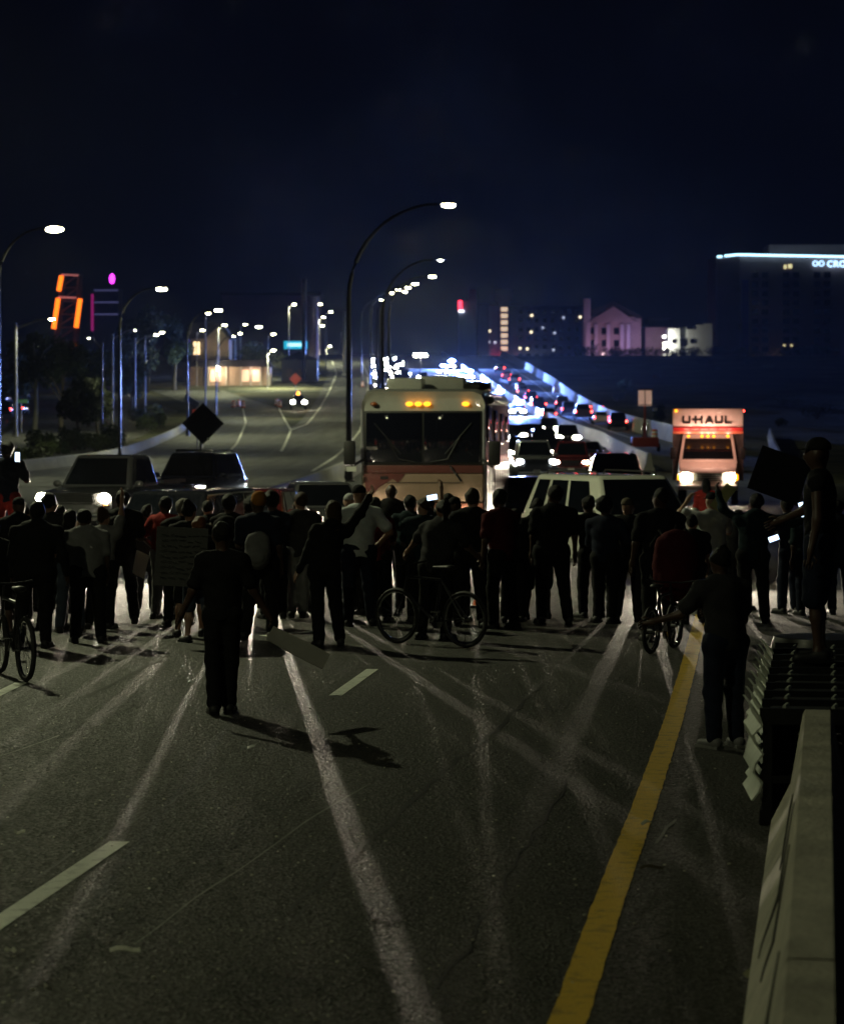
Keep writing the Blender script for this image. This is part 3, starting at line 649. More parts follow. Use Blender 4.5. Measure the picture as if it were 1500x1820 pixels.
for q in range(4): mb.box((0, -.46, .84+q*.07), (1.0, .03, .035))
mb.build('grille', trimb, ut)
mb = MB(); mb.box((0, -.5, .6), (2.0, .16, .17)); mb.build('bumper', uo, ut, bevel=.03)
for sx in (-1, 1):
    mb = MB(); mb.box((sx*.76, -.47, .96), (.3, .07, .2)); mb.build('headlight', HLON, ut, bevel=.03)
    mb = MB(); mb.box((sx*.97, -.44, .95), (.1, .09, .2)); mb.build('indicator', AMB, ut, bevel=.02)
    mb = MB(); mb.box((sx*1.18, .7, 1.75), (.2, .1, .4)); mb.tube([(sx*.95, .75, 1.6), (sx*1.15, .72, 1.6)], .02, 5); mb.build('mirror', trimb, ut, bevel=.02)
    lamp('SPOT', 'headlight_beam', (sx*.76, -.6, .96), 50, (1, .84, .6), ut, .05, (0, -1, -.15), 24, 1, 3.2)
    for wy in (.3, 4.9):
        o = obj('wheel', wheel_meshes(.42)[0], tyre_m, ut, (sx*.9, wy, .42)); obj('rim', wheel_meshes(.42)[1], rim_m, o)
for x in (-.66, -.2, 0, .2, .68):
    mb = MB(); mb.ell((x, .42, 2.335), (.055, .045, .05), 8, 6); mb.build('marker_light', AMB, ut); lamp('POINT', 'attic_fill', (x, -.3, 2.42), 14, (1,.55,.40), ut, .05)  # added fill lights ahead of the marker bulbs, brightening the attic front
mb = MB(); mb.ell((-1.08, .08, 3.2), (.05, .05, .05), 8, 5); mb.build('corner_light', AMB, ut)
mb = MB(); mb.ell((1.22, 3.5, 3.22), (.05, .05, .05), 8, 5); mb.build('corner_light', TLON, ut)

# ------------------------------------------------------------------ vehicles nearest the crowd
white = paint('white', (.78,.79,.70)); dark = paint('dark', (.014,.015,.018)); silver = paint('silver', (.3,.31,.33)); red = paint('dark_red', (.10,.012,.012)); bluec = paint('navy', (.025,.032,.07)); grey = paint('grey', (.12,.12,.125)); tanc = paint('tan', (.26,.22,.16))
car('suv', 'sport_utility_vehicle', gp(1100, 45.5), R(21), 'white sport utility vehicle with dark windows close behind the crowd', 'car', white, spot=1500, tilt=-.17)
car('truck', 'pickup_truck', gp(200, 62, .05), R(-12), 'dark pickup truck with two glaring headlights behind the raised arm', 'pickup truck', grey, spot=300)
lsuv = car('suv', 'sport_utility_vehicle', gp(352, 76, .1), R(-10), 'dark sport utility vehicle with roof light bar behind the diamond sign', 'car', bluec, spot=500)
mb = MB(); mb.box((0, -.45, 1.86), (1.1, .1, .08)); mb.build('light_bar', chrome, lsuv, bevel=.02)
car('wagon', 'station_wagon', gp(326, 47.5), R(-14), 'low dark station wagon directly behind the person in the red shirt', 'car', dark, spot=900, tilt=-.17, head=HLFAR)
car('sedan', 'sedan', gp(452, 50.0), R(-10), 'dark red sedan left of the motorhome with one lit headlight showing', 'car', red, spot=6000, tilt=-.045)
car('sedan', 'sedan', gp(572, 56), R(10), 'grey sedan squeezed beside the front corner of the motorhome', 'car', grey, spot=200)
car('sedan', 'sedan', gp(938, 62), R(2), 'dark sedan with a glaring headlight beside the motorhome flank', 'car', dark, spot=550)
car('suv', 'sport_utility_vehicle', gp(1094, 84), R(-3), 'black sport utility vehicle with amber blinker above the white roof', 'car', dark, head=LOFF, ind=AMB)
# ------------------------------------------------------------------ traffic
PAL = [dark, silver, grey, white, bluec, red, tanc]
car('truck', 'pickup_truck', gp(947, 120), R(1), 'tall pickup truck with white headlights beside the motorhome tail', 'pickup truck', grey, spot=700, head=HLCOOL)
car('suv', 'sport_utility_vehicle', gp(1016, 127), R(-4), 'dark red sport utility vehicle queued just behind the white roof', 'car', red, spot=600)
car('truck', 'pickup_truck', gp(966, 178), R(0), 'pickup truck with the brightest paired lights in the queue', 'pickup truck', dark, spot=900, head=HLON)
car('sedan', 'sedan', gp(1046, 153), R(-4), 'sedan in the outer queue lane behind the dark red vehicle', 'car', grey)
car('van', 'minivan', gp(918, 205), R(0), 'dark minivan half hidden by the motorhome side panels', 'car', dark)
for px_, d_, k_, l_ in [(926,150,'suv','black sport utility vehicle at the motorhome tail with two large glaring lamps'),(990,166,'sedan','sedan with glaring lamps between the two queue pickups'),(948,198,'truck','pickup truck with high lamps in the middle of the queue'),(976,236,'suv','sport utility vehicle with lamps glaring above the queued roofs'),(938,226,'sedan','sedan with lamps just right of the motorhome roof corner'),(1008,205,'van','minivan in the outer queue lane near the barrier')]:
    car(k_, {'sedan': 'sedan', 'suv': 'sport_utility_vehicle', 'truck': 'pickup_truck', 'van': 'minivan'}[k_], gp(px_, d_), R(-2), l_, 'car', dark, far=True, head=HLON)
rr = random.Random(5)
def lane(off, d0, d1, gap, lab, i=0):
    d = d0
    while d < d1:
        x = interp(MED, d)[0]+off*(1+.0*(d-100))+rr.uniform(-.3, .3)
        k = rr.choice(['sedan', 'suv', 'truck', 'sedan', 'van', 'suv'])
        car(k, {'sedan': 'sedan', 'suv': 'sport_utility_vehicle', 'truck': 'pickup_truck', 'van': 'minivan'}[k], Vector((x, d, zg(d)+.0)), R(rr.uniform(-3, 3)), f'{CN[(pp := rr.choice(PAL)).name]} {KN[k]} {lab}', 'car', pp, 'queued cars with headlights on far behind the motorhome', far=True, head=rr.choice([HLFAR, HLFAR, HLON, HLCOOL]), spot=0, glow=140 if d < 420 and rr.random() < .25 else 0)
        d += gap*rr.uniform(.8, 1.5)
L_Q = 'with headlights on in the long queue behind the motorhome'
CN = dict(paint_dark='black', paint_silver='silver', paint_grey='grey', paint_white='white', paint_navy='navy', paint_dark_red='dark red', paint_tan='tan'); KN = dict(sedan='sedan', suv='sport utility vehicle', truck='pickup truck', van='minivan')
lane(3.8, 300, 560, 12, L_Q); lane(.9, 330, 560, 15, L_Q)
lane(2.0, 150, 560, 19, L_Q); lane(5.4, 215, 560, 17, L_Q); lane(8.6, 205, 470, 18, L_Q)
for i, (px, d, rot) in enumerate([(1098,262,0),(1067,283,1),(1035,300,0),(1012,318,0),(1000,345,1),(975,300,0),(955,335,0),(943,372,1),(930,400,0),(925,425,0),(916,455,1),(902,480,0),(888,515,0),(1060,330,0)]):
    k = ['suv', 'sedan', 'truck', 'van'][i % 4]
    car(k, {'sedan': 'sedan', 'suv': 'sport_utility_vehicle', 'truck': 'pickup_truck', 'van': 'minivan'}[k], gp(px, d), R(180+rr.uniform(-6, 2)), f'{CN[PAL[(i*3) % 7].name]} {KN[k]} with red tail lights driving away beyond the lit barrier', 'car', PAL[(i*3) % 7], 'cars with red tail lights on the opposite road', far=True, head=LOFF, tail=TLON)
lorry = thing('box_lorry', 'tall box lorry with amber and red lamps far up the queue', 'lorry', gp(783, 330), 0)
mb = MB(); mb.box((0, 4, 2.3), (2.5, 7.5, 3.2)); mb.build('cargo_box', M('lorry_box', (.16,.15,.26), .5), lorry, bevel=.05)
mb = MB(); mb.box((0, -.8, 1.6), (2.3, 2.0, 2.0)); mb.build('cab', dark, lorry, bevel=.12)
mb = MB(); mb.box((0, -1.82, 2.0), (2.0, .04, .8)); mb.build('windshield', glass, lorry, bevel=.01)
for x in (-.9, -.2, .15, .9):
    mb = MB(); mb.ell((x, -1.85, 2.72), (.16, .08, .12), 8, 5); mb.build('marker_light', AMB if abs(x) < .5 else TLON, lorry)
for sx in (-1, 1):
    mb = MB(); mb.ell((sx*.85, -1.85, .95), (.2, .08, .14), 8, 5); mb.build('headlight', HLFAR, lorry)
    for y in (-.8, 5, 6.2): obj('wheel', wheel_meshes(.5)[0], tyre_m, lorry, (sx*1.05, y, .5))
# police
POLB = M('police_blue', (.1,.2,1), .2, var=0, emit=(.12, .28, 1), estr=260); POLW = M('police_white', (1,1,1), .2, var=0, emit=(.75, .88, 1), estr=300); POLR = M('police_red', (1,.05,.05), .2, var=0, emit=(1, .05, .1), estr=16)
def police(px, d, rz, label, e):
    t = car('sedan', 'police_car', gp(px, d), rz, label, 'police car', dark, far=True, head=HLFAR, group=None)
    mb = MB(); mb.box((0, .35, 1.61), (1.25, .32, .08)); mb.box((-.45, .35, 1.5), (.06, .2, .2)); mb.box((.45, .35, 1.5), (.06, .2, .2)); lb = mb.build('light_bar', trimb, t, bevel=.02)
    for i, x in enumerate((-.5, -.3, -.1, .1, .3, .5)):
        mb = MB(); mb.box((x, .38, 1.75), (.2, .36, .2)); mb.build('strobe', POLW if i in (1, 4) else POLB, lb, bevel=.03)
    mb = MB(); mb.box((0, .16, 1.91), (1.5, .84, .03)); mb.build('strobe_baffle', trimb, lb, bevel=.008)  # added oversized plate keeping the strobe light out of the sky
    lamp('POINT', 'strobe_light', (0, .1, 1.77), e, (.16, .30, 1), t, .05)
    return t
def pcol(d, off): return 750+(interp(RBAR, d)[0]-off)*S(d)
police(pcol(318, 2.3), 318, R(-5), 'police car with blazing blue and white light bar beside the lit barrier', 60000)
police(pcol(372, 2.3), 372, R(-5), 'police car with flashing light bar, second along the lit barrier', 85000)
police(pcol(425, 2.3), 425, R(-5), 'police car with flashing light bar, third along the lit barrier', 100000)
police(pcol(478, 2.3), 478, R(-5), 'police car with flashing light bar, fourth along the lit barrier', 110000)
police(pcol(530, 2.3), 530, R(-5), 'police car with flashing light bar, farthest along the lit barrier', 110000)
for d_, l_ in ((345, 'between the first and second'), (398, 'between the second and third'), (452, 'between the third and fourth'), (505, 'between the fourth and last')):
    police(pcol(d_, 5.4), d_, R(-5), f'added police car with lit blue bar for extra glow one lane out, {l_} police cars', 3000)  # extra police cars added to brighten the blue glow beside the barrier
police(790, 292, R(0), 'police car with flashing blue bar next to the tall box lorry', 8000)
# work vehicle on the exit road
wt = car('truck', 'work_truck', gp(530, 345), R(4), 'work truck with amber beacon and headlights coming down the ramp', 'work truck', grey, head=HLON, far=True, spot=1500, cone=70)
mb = MB(); mb.lathe([(.12,1.95),(.2,2.0),(.2,2.3),(.1,2.38)], 'z', 10); mb.build('beacon', M('beacon_amber', (1,.4,.03), .3, var=0, emit=(1, .36, .02), estr=5), wt)
# edge-on oncoming light tower in the queue
lt = thing('light_tower', 'portable floodlight tower glaring above the queued cars', 'light tower', gp(747, 395), 0)
mb = MB(); mb.box((0, 0, .6), (1.6, 2.2, .9)); mb.build('trailer', grey, lt, bevel=.06)
mb = MB(); mb.tube([(0,0,1),(0,0,6.4)], .08, 8); mb.build('mast', poleg, lt)
for x in (-.7, 0, .7):
    mb = MB(); mb.box((x, -.1, 6.55), (.6, .16, .42), (R(-15), 0, 0)); mb.build('flood_lamp', HLON, lt, bevel=.03)
for sx in (-1, 1): obj('wheel', wheel_meshes(.32)[0], tyre_m, lt, (sx*.85, 0, .32))
lamp('SPOT', 'flood_beam', (0, -.5, 6.55), 5000, (1, .93, .75), lt, .3, (0, -1, -.25), 100, .7)

# ------------------------------------------------------------------ signs, drums, message board
sgn = thing('warning_sign', 'dark back of a diamond warning sign on its post above the cars', 'road sign', gp(357, 108), 0)
mb = MB(); mb.box((0, 0, 0), (1.24, .012, 1.24), (0, R(45), 0)); o = mb.build('panel', M('sign_back', (.010,.010,.011), .85), sgn, bevel=.004); o.location = (.09, -.03, 2.75)
mb = MB(); mb.box((0, 0, 1.75), (.09, .05, 3.5)); mb.build('post', M('post_steel', (.3,.28,.24), .4, .6), sgn, bevel=.01)
mb = MB(); mb.box((.32, -.045, 2.1), (.11, .006, .11)); mb.build('sticker', M('sticker', (.55,.55,.45), .6), sgn)
orn = M('sign_orange', (.62,.14,.10), .5, emit=(.8,.12,.06), estr=.10); ornp = M('plastic_orange', (.60,.12,.04), .5); whp = M('reflective_white', (.75,.75,.72), .35)
s2 = thing('work_sign', 'orange diamond work sign above the beacon on the ramp', 'road sign', gp(525, 362), 0)
mb = MB(); mb.box((0, 0, 4.0), (1.25, .03, 1.25), (0, R(45), 0)); o = MB(); o.box((0,0,0), (1.25,.03,1.25), (0, R(45), 0)); o = o.build('panel', orn, s2); o.location = (0, -.05, 3.75)
mb = MB(); mb.tube([(-.6,.3,0),(0,0,2.2),(0,0,4.5)], .04, 6); mb.tube([(.6,.3,0),(0,0,2.2)], .04, 6); mb.build('stand', poleg, s2)
s3 = thing('route_sign', 'small square red and white sign half behind the dark diamond sign', 'road sign', gp(350, 118), 0)
mb = MB(); mb.box((0, 0, 3.15), (.42, .02, .42)); mb.build('panel', orn, s3, bevel=.005)
mb = MB(); mb.box((0, .03, 1.6), (.06, .03, 3.2)); mb.build('post', poleg, s3)
def drum(p, label, group='orange drums'):
    t = thing('traffic_drum', label, 'traffic drum', p, 0, group); h = 0
    for i, (z0, z1, r0, r1, m) in enumerate([(0,.12,.36,.34,trimb),(.12,.32,.30,.29,ornp),(.32,.48,.285,.28,whp),(.48,.64,.275,.27,ornp),(.64,.80,.265,.26,whp),(.80,.98,.255,.24,ornp)]):
        mb = MB(); mb.lathe([(r0, z0), (r1, z1)], 'z', 14); mb.build(['base','band','stripe','band','stripe','band'][i], m, t)
    return t
for px, d, l in [(645,445,'lone orange drum on the ramp beside the tallest lamp'),(415,352,'orange drum in the cluster at the start of the edge line'),(424,356,'orange drum in the cluster at the start of the edge line'),(432,350,'orange drum in the cluster at the start of the edge line'),(497,352,'orange drum beside the work truck'),(492,360,'orange drum just behind the other drum beside the work truck')]:
    drum(gp(px, d), l)
for i, d in enumerate((225, 300, 330, 420)): drum(Vector((interp(RWALL, d)[0]-1.2, d, zg(d))), 'orange drum standing along the tall outer wall', 'drums along the outer wall')
mbd = thing('message_trailer', 'portable orange trailer with two lit panels on a mast', 'message board', gp(1146, 190), 0)
mb = MB(); mb.box((0, 0, .7), (1.9, 1.6, .7)); mb.build('trailer', M('trailer_orange', (.5,.07,.03), .5), mbd, bevel=.05)
mb = MB(); mb.tube([(0,0,.9),(0,0,3.4)], .09, 8); mb.build('mast', M('mast_red', (.45,.07,.04), .4), mbd)
for sx in (-.14, .14):
    mb = MB(); mb.tube([(sx,0,.9),(sx,0,2.1)], .05, 6); mb.build('strut', chrome, mbd)
for sx in (-1, 1):
    mb = MB(); mb.box((sx*.26, -.12, 3.95), (.46, .05, 1.15)); mb.build('panel', M('panel_pink', (.7,.5,.42), .5, emit=(1,.6,.45), estr=.30), mbd, bevel=.01)
    obj('wheel', wheel_meshes(.32)[0], tyre_m, mbd, (sx*1.0, 0, .32))
mb = MB(); mb.box((0, -.16, 3.45), (1.06, .04, .06)); mb.box((0, -.16, 4.55), (1.25, .08, .1)); mb.box((0, -.16, 4.0), (.07, .05, 1.1)); mb.build('frame', M('frame_brown', (.2,.06,.04), .5), mbd)
mb = MB(); mb.box((.75, -.1, 3.1), (.3, .05, .22)); mb.build('small_panel', whp, mbd)

# ------------------------------------------------------------------ buildings
def windows(t, rects, mat, d, th=.15, name='window', frame=None):
    for (x0, x1, z0, z1) in rects:
        mb = MB(); mb.box(((x0+x1)/2, d, (z0+z1)/2), (x1-x0, th, z1-z0)); o = mb.build(name, mat() if callable(mat) else mat, t, smooth=False)
        if frame:
            mb = MB(); mb.box(((x0+x1)/2, d-.08, z0-.12), (x1-x0+.3, .3, .2)); mb.build('sill', frame, o, smooth=False)
wdark = M('window_dark', (.006,.006,.01), .15, var=0); wlit = M('window_lit', (1,.8,.5), .4, var=0, emit=(1, .74, .42), estr=1.6); wwhite = M('window_white', (1,1,1), .4, var=0, emit=(.9,.95,1), estr=3)
# hotel
D = 850; s = S(D); hb = gp(1272, D)
ht = thing('hotel', 'dark many storeyed hotel with blue white roof line and CROWNE PLAZA letters', 'building', Vector((hb.x, D, zg(D)-4)), 0)
hm = M('hotel_wall', (.30,.20,.20), .9, var=.12, scale=.2); Wd = 60; Ht = 34.6+4+.6
mb = MB(); mb.box((Wd/2, 12, Ht/2), (Wd, 24, Ht)); mb.build('wall', hm, ht)
mb = MB(); mb.box((Wd/2+8, 12, Ht+2), (40, 16, 4)); mb.build('penthouse', hm, ht, bevel=.4)
mb = MB(); mb.box((4.2, -.3, Ht/2), (7.2, .6, Ht-.02)); mb.build('corner_tower', M('hotel_tower', (.2,.12,.12), .9), ht)
mb = MB(); mb.box((9.6, -.5, Ht/2-4), (2.2, 1, Ht-8)); mb.build('lift_shaft', M('hotel_shaft', (.12,.08,.3), .8), ht)
strip = M('roof_led', (.5,.8,1), .4, var=0, emit=(.42, .78, 1), estr=3.2)
P0 = 0
for (x0, z0, x1, z1) in [(.4,-.7,2.0,-.6),(2.8,-.45,7,0),(7,0,Wd,-1.0)]:
    mb = MB(); mb.tube([(x0, -.8, Ht+.3+z0), (x1, -.8, Ht+.3+z1)], .34, 8); mb.build('roof_light', strip, ht)
rc_ = []
for r_ in range(10):
    for c in range(3):
        for k in (0, 1):
            x0 = 11.8+c*10.2+k*3.3; rc_.append((x0, x0+2.2, Ht-7.2-r_*3.05, Ht-5.4-r_*3.05))
windows(ht, rc_, wdark, -.02, .2, frame=M('hotel_sill', (.22,.15,.15), .9))
windows(ht, [(22.4,23.2,Ht-4.3,Ht-3.0),(23.8,25.0,Ht-4.1,Ht-2.8),(22.2,22.8,9.4,10),(24.6,25.2,9.4,10)], M('window_yellow', (1,.9,.5), .4, var=0, emit=(1,.88,.45), estr=.9), -.06, .25, 'lit_window')
for x, z, c in ((10.8, 5.3, (1,.85,.5)), (20.6, 4.7, (1,.7,.35)), (41.8, 3.2, (.5,.95,1))):
    mb = MB(); mb.ell((x, -1.2, z), (.42, .3, .42), 8, 6); mb.build('wall_lamp', M('wl_%d' % x, (1,1,1), .4, var=0, emit=c, estr=9), ht)
ltr = M('hotel_letter', (.6,.8,1), .4, var=0, emit=(.45, .72, 1), estr=2.6)
cu_ = bpy.data.curves.new('lettering', 'FONT'); cu_.body = 'CROWNE PLAZA'; cu_.size = 2.9; cu_.extrude = .15; cu_.offset = .06; cu_.space_character = 1.05
lo_ = bpy.data.objects.new('tmp', cu_); lm_ = bpy.data.meshes.new_from_object(lo_); bpy.data.objects.remove(lo_); lm_.materials.clear(); lo = obj('lettering', lm_, ltr, ht); lo.location = (36.4, -.8, Ht-3.7); lo.rotation_euler = (R(90), 0, 0)
for k, x in enumerate((32.6, 34.6)):
    mb = MB(); mb.lathe([(.62,-.1),(.95,-.1),(.95,.1),(.62,.1)], 'y', 14, (x, -.85, Ht-2.6), True); mb.build('emblem_ring', ltr, ht)
# gabled apartment
D = 720; b = gp(1036, D); ap = thing('apartment_building', 'pinkish gabled apartment block with pale columns on the hill', 'building', Vector((b.x, D, zg(D)-3)), 0)
am = M('apt_wall', (.36,.24,.30), .85, var=.15, scale=.3); acol = M('apt_column', (.55,.42,.60), .8); roofd = M('roof_dark', (.02,.018,.025), .9)
mb = MB(); mb.box((8.2, 6, 7.5), (16.0, 12, 15)); mb.build('wall', am, ap)
mb = MB(); mb.prism([(1.4,13.4),(14.8,13.4),(8.5,17.8)], .8, (0, .1, 0)); mb.build('gable', am, ap)
mb = MB(); mb.prism([(.4,14.9),(2.2,14.9),(8.4,18.2),(15,14.4),(16.4,14.4),(16.4,15.0),(8.5,19.2),(.4,15.8)], -9, (0, -.2, 0)); mb.build('roof', roofd, ap)
for x in (1.0, 3.6, 7.0, 10.8, 12.6):
    mb = MB(); mb.box((x, -.35, 6.5), (1.0, .7, 12.6)); mb.build('column', acol, ap, bevel=.1)
mb = MB(); mb.box((1.1, .4, 10), (2.0, 1.6, 20)); mb.build('tower', acol, ap, bevel=.2)
windows(ap, [(x, x+1.4, z, z+1.8) for x in (2.0, 5.2, 8.6) for z in (3.2, 6.6, 10.0)], wdark, -.03, .2)
mb = MB(); mb.box((22, 6, 6), (9, 10, 12)); mb.build('wing', am, ap)
lamp('POINT', 'facade_fill', (6, -8, 5), 900, (1,.62,.72), ap, .5); lamp('POINT', 'facade_fill', (14, -8, 9), 800, (.6,.5,1), ap, .5)  # two added fill lights without fixtures tint the front pink and violet
D = 735; b = gp(1142, D); gb = thing('grey_apartment_block', 'blank grey block between the gabled apartments and the white building', 'building', Vector((b.x, D, zg(D)-3)), 0)
mb = MB(); mb.box((4.6, 5, 6.2), (9.2, 10, 12.4)); mb.build('wall', M('grey_wall', (.40,.45,.5), .85), gb)
mb = MB(); mb.box((4.8, 4, 13.6), (7, 6, 2.4)); mb.build('upper_storey', M('grey_wall2', (.10,.12,.16), .85), gb, bevel=.1)
windows(gb, [(2,3.6,9.6,11.2),(5.4,7,9.6,11.2),(2,3.6,6,7.6),(5.4,7,6,7.6)], M('window_greyish', (.14,.16,.19), .4), -.03, .2)
D = 700; b = gp(1178, D); wb_ = thing('white_apartment_block', 'white stepped apartment block with two bright balcony lamps', 'building', Vector((b.x, D, zg(D)-3)), 0)
wm = M('white_wall', (.50,.53,.56), .8, var=.08, scale=.3)
for i, (x0, x1, h) in enumerate([(1.6,4.6,11.2),(4.6,6.6,11.7),(6.6,9.2,11.0),(9.2,11.0,12.2),(11.0,13.4,12.6)]):
    mb = MB(); mb.box(((x0+x1)/2, 5+(.8 if i == 1 else 0), h/2), (x1-x0, 10, h)); mb.build('wall', wm, wb_)
windows(wb_, [(x, x+1.1, z, z+1.2) for x in (2.5, 7.4) for z in (3.6, 7.2)]+[(4.8,6.3,z,z+2.2) for z in (2.4,6.4)], wdark, -.03, .24)
for z in (3.2, 6.5):
    mb = MB(); mb.box((.8, .5, z), (1.7, 2.6, .2)); bl = mb.build('balcony', wm, wb_); mb = MB(); mb.box((.8, -.75, z+.6), (1.7, .08, .9)); mb.build('rail', wm, bl)
    mb = MB(); mb.ell((.2, -.9, z+2.5), (.45, .3, .45), 10, 6); mb.build('balcony_lamp', wwhite, wb_)
    lamp('POINT', 'balcony_light', (.8, -1.6, z+2.4), 1500, (1,.95,.75), wb_, .3)
# far hotel block and tower
D = 900; b = gp(815, D); ft = thing('far_tower', 'slim pale tower with a red lit sign near its top', 'building', Vector((b.x, D, zg(D)-6)), 0)
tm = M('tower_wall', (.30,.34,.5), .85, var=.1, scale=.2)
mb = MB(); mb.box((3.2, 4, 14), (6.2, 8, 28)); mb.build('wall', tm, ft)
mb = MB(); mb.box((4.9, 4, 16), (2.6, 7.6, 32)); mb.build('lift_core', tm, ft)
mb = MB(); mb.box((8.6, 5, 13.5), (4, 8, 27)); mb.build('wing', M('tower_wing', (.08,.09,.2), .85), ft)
mb = MB(); mb.box((.5, -.4, 26.3), (1.3, .4, 3.4)); mb.build('red_sign', M('sign_red', (1,.05,.05), .4, var=0, emit=(1,.03,.06), estr=5), ft, bevel=.2)
mb = MB(); mb.box((.9, -.45, 24.3), (1.9, .4, .7)); mb.build('white_sign', wwhite, ft, bevel=.1)
D = 930; b = gp(852, D); fb = thing('far_hotel_block', 'long far hotel block with a lit stairwell column and scattered lights', 'building', Vector((b.x, D, zg(D)-6)), 0)
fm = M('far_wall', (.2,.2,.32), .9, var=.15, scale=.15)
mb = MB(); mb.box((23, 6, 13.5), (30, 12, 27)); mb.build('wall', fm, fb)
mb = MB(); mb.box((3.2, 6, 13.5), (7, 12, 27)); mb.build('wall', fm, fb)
mb = MB(); mb.box((8.7, 5, 15.5), (4.2, 12, 31)); mb.build('stair_tower', M('stair_wall', (.14,.13,.22), .9), fb)
mb = MB(); mb.prism([(6.0,28.5),(11.4,28.5),(12.4,33),(5.0,33)], -10, (0, -.3, 0)); mb.build('tower_crown', M('stair_wall2', (.12,.12,.22), .9), fb)
windows(fb, [(7.7,10.1,6.2+k*2.35,7.7+k*2.35) for k in range(9)], M('stair_light', (1,.8,.6), .5, var=0, emit=(1,.72,.5), estr=.75), -1.05, .2, 'stair_window')
rw = random.Random(3)
windows(fb, [(14+c*2.9, 15.5+c*2.9, 5+k*3.2, 6.6+k*3.2) for c in range(8) for k in range(7)], wdark, -.02, .2)
windows(fb, [(x, x+.8, z, z+.8) for x, z in [(18.4,23.2),(18.2,17.2),(26.6,16.9),(29.8,22.4),(35.8,22.6),(3.2,17.6),(3.0,13.6),(5.2,13.5),(14.2,11.4),(16.8,11.2),(22.4,18.8),(26.2,10.8)]], lambda: rw.choice([M('far_lit_a', (1,.9,.7), .4, var=0, emit=(1,.85,.55), estr=2.2), M('far_lit_b', (1,.9,.7), .4, var=0, emit=(.6,.66,.9), estr=.9)]), -.15, .2, 'lit_window')
for i, x in enumerate((12.2, 14.6, 16.8, 19.6, 23.0)):
    mb = MB(); mb.ell((x, -2, 8.3+.1*i), (.4, .3, .4), 8, 6); mb.build('entrance_lamp', M('entr', (1,1,1), .4, var=0, emit=(.85,1,.95), estr=4), fb)
for i, x in enumerate((5.4, 7.2, 8.0, 9.4)):
    mb = MB(); mb.ell((x, -2.2, 7.9), (.55, .3, .4), 8, 6); mb.build('red_lamp', TLON, fb)
# orange ride tower
D = 620; b = gp(120, D); s = S(D); rt = thing('ride_tower', 'tall amusement tower outlined with glowing orange tubes', 'tower', Vector((b.x, D, zg(D)-2)), 0)
neon = M('neon_orange', (1,.3,.02), .4, var=0, emit=(1, .17, .01), estr=2.4); pinkt = M('neon_dim', (.6,.2,.2), .4, var=0, emit=(1,.3,.28), estr=.35); lat = M('lattice', (.10,.07,.08), .7)
def tp(px, py): q = pt(px, py, D)-rt.location; return Vector((q.x, 0, q.z))
for a, c, r_, m, nm in [((96,584),(104,530),.55,neon,'light_tube'),((105,517),(110,490),.55,neon,'light_tube'),((136,582),(143,531),.55,neon,'light_tube'),((128,642),(133,612),.6,neon,'light_tube'),((104,528),(136,529),.22,pinkt,'light_bar'),((110,488),(140,489),.2,pinkt,'light_bar')]:
    mb = MB(); mb.tube([tp(*a)+Vector((0,-.6,0)), tp(*c)+Vector((0,-.6,0))], r_, 8); mb.build(nm, m, rt)
legs = [((88,700),(111,487)),((128,700),(141,487))]
for yy in (0, 6):
    for a, c in legs:
        mb = MB(); mb.tube([tp(*a)+Vector((0,yy,0)), tp(*c)+Vector((0,yy*.5,0))], .5, 6); mb.build('tower_leg', lat, rt)
for k in range(9):
    f0 = k/9; f1 = (k+1)/9; A = tp(88,700).lerp(tp(111,487), f0); Bq = tp(128,700).lerp(tp(141,487), f1); C_ = tp(128,700).lerp(tp(141,487), f0)
    mb = MB(); mb.tube([A, Bq], .2, 5); mb.tube([A, C_], .2, 5); mb.build('lattice_brace', lat, rt)
# purple building
D = 560; b = gp(166, D); pb = thing('purple_building', 'dim purple banded building with a magenta roof light behind the trees', 'building', Vector((b.x, D, zg(D)-2)), 0)
mb = MB(); mb.box((2.7, 4, 9.2), (5.4, 8, 18.4)); mb.build('wall', M('pb_wall', (.05,.05,.10), .8), pb)
for z in (12.6, 15.2, 17.8):
    mb = MB(); mb.box((2.8, -.15, z), (5.2, .3, .28)); mb.build('lit_band', M('band_blue', (.2,.2,.4), .5, var=0, emit=(.30,.30,.75), estr=.16), pb)
mb = MB(); mb.box((-.2, -.3, 13), (.5, .4, 8)); mb.build('edge_light', M('edge_magenta', (.5,.05,.3), .5, var=0, emit=(.75,.03,.35), estr=.28), pb)
mb = MB(); mb.ell((3.8, 2, 20.4), (.6, .5, 1.1), 8, 6); mb.build('roof_light', M('magenta', (1,.1,1), .4, var=0, emit=(.85,.04,1), estr=4), pb)
mb = MB(); mb.tube([(3.8,2,18),(3.8,2,20)], .1, 6); mb.build('mast', lat, pb)
# house
D = 455; b = gp(338, D); hs = thing('house', 'two storey house with lit porch and one glowing upper window', 'house', Vector((b.x, D, zg(D)-.2)), 0)
hw = M('house_wall', (.30,.22,.17), .85, var=.1)
mb = MB(); mb.box((3.4, 4, 4.2), (6.8, 8, 8.4)); mb.build('wall', hw, hs)
mb = MB(); mb.prism([(-.6,8.3),(7.4,8.3),(5.6,11.2),(.4,11.2)], -8.6, (0, -.4, 0)); mb.build('roof', roofd, hs)
mb = MB(); mb.prism([(2.6,8.3),(7.0,8.3),(4.9,10.4)], .3, (0, -.5, 0)); mb.build('gable', hw, hs)
mb = MB(); mb.box((8.6, 2, 1.7), (11, 5, 3.4)); mb.build('porch', M('porch_wall', (.5,.36,.28), .8), hs)
mb = MB(); mb.prism([(-.1,3.4),(14.6,3.4),(13.6,4.6),(.8,4.6)], -6, (0, -1.0, 0)); mb.build('porch_roof', roofd, hs)
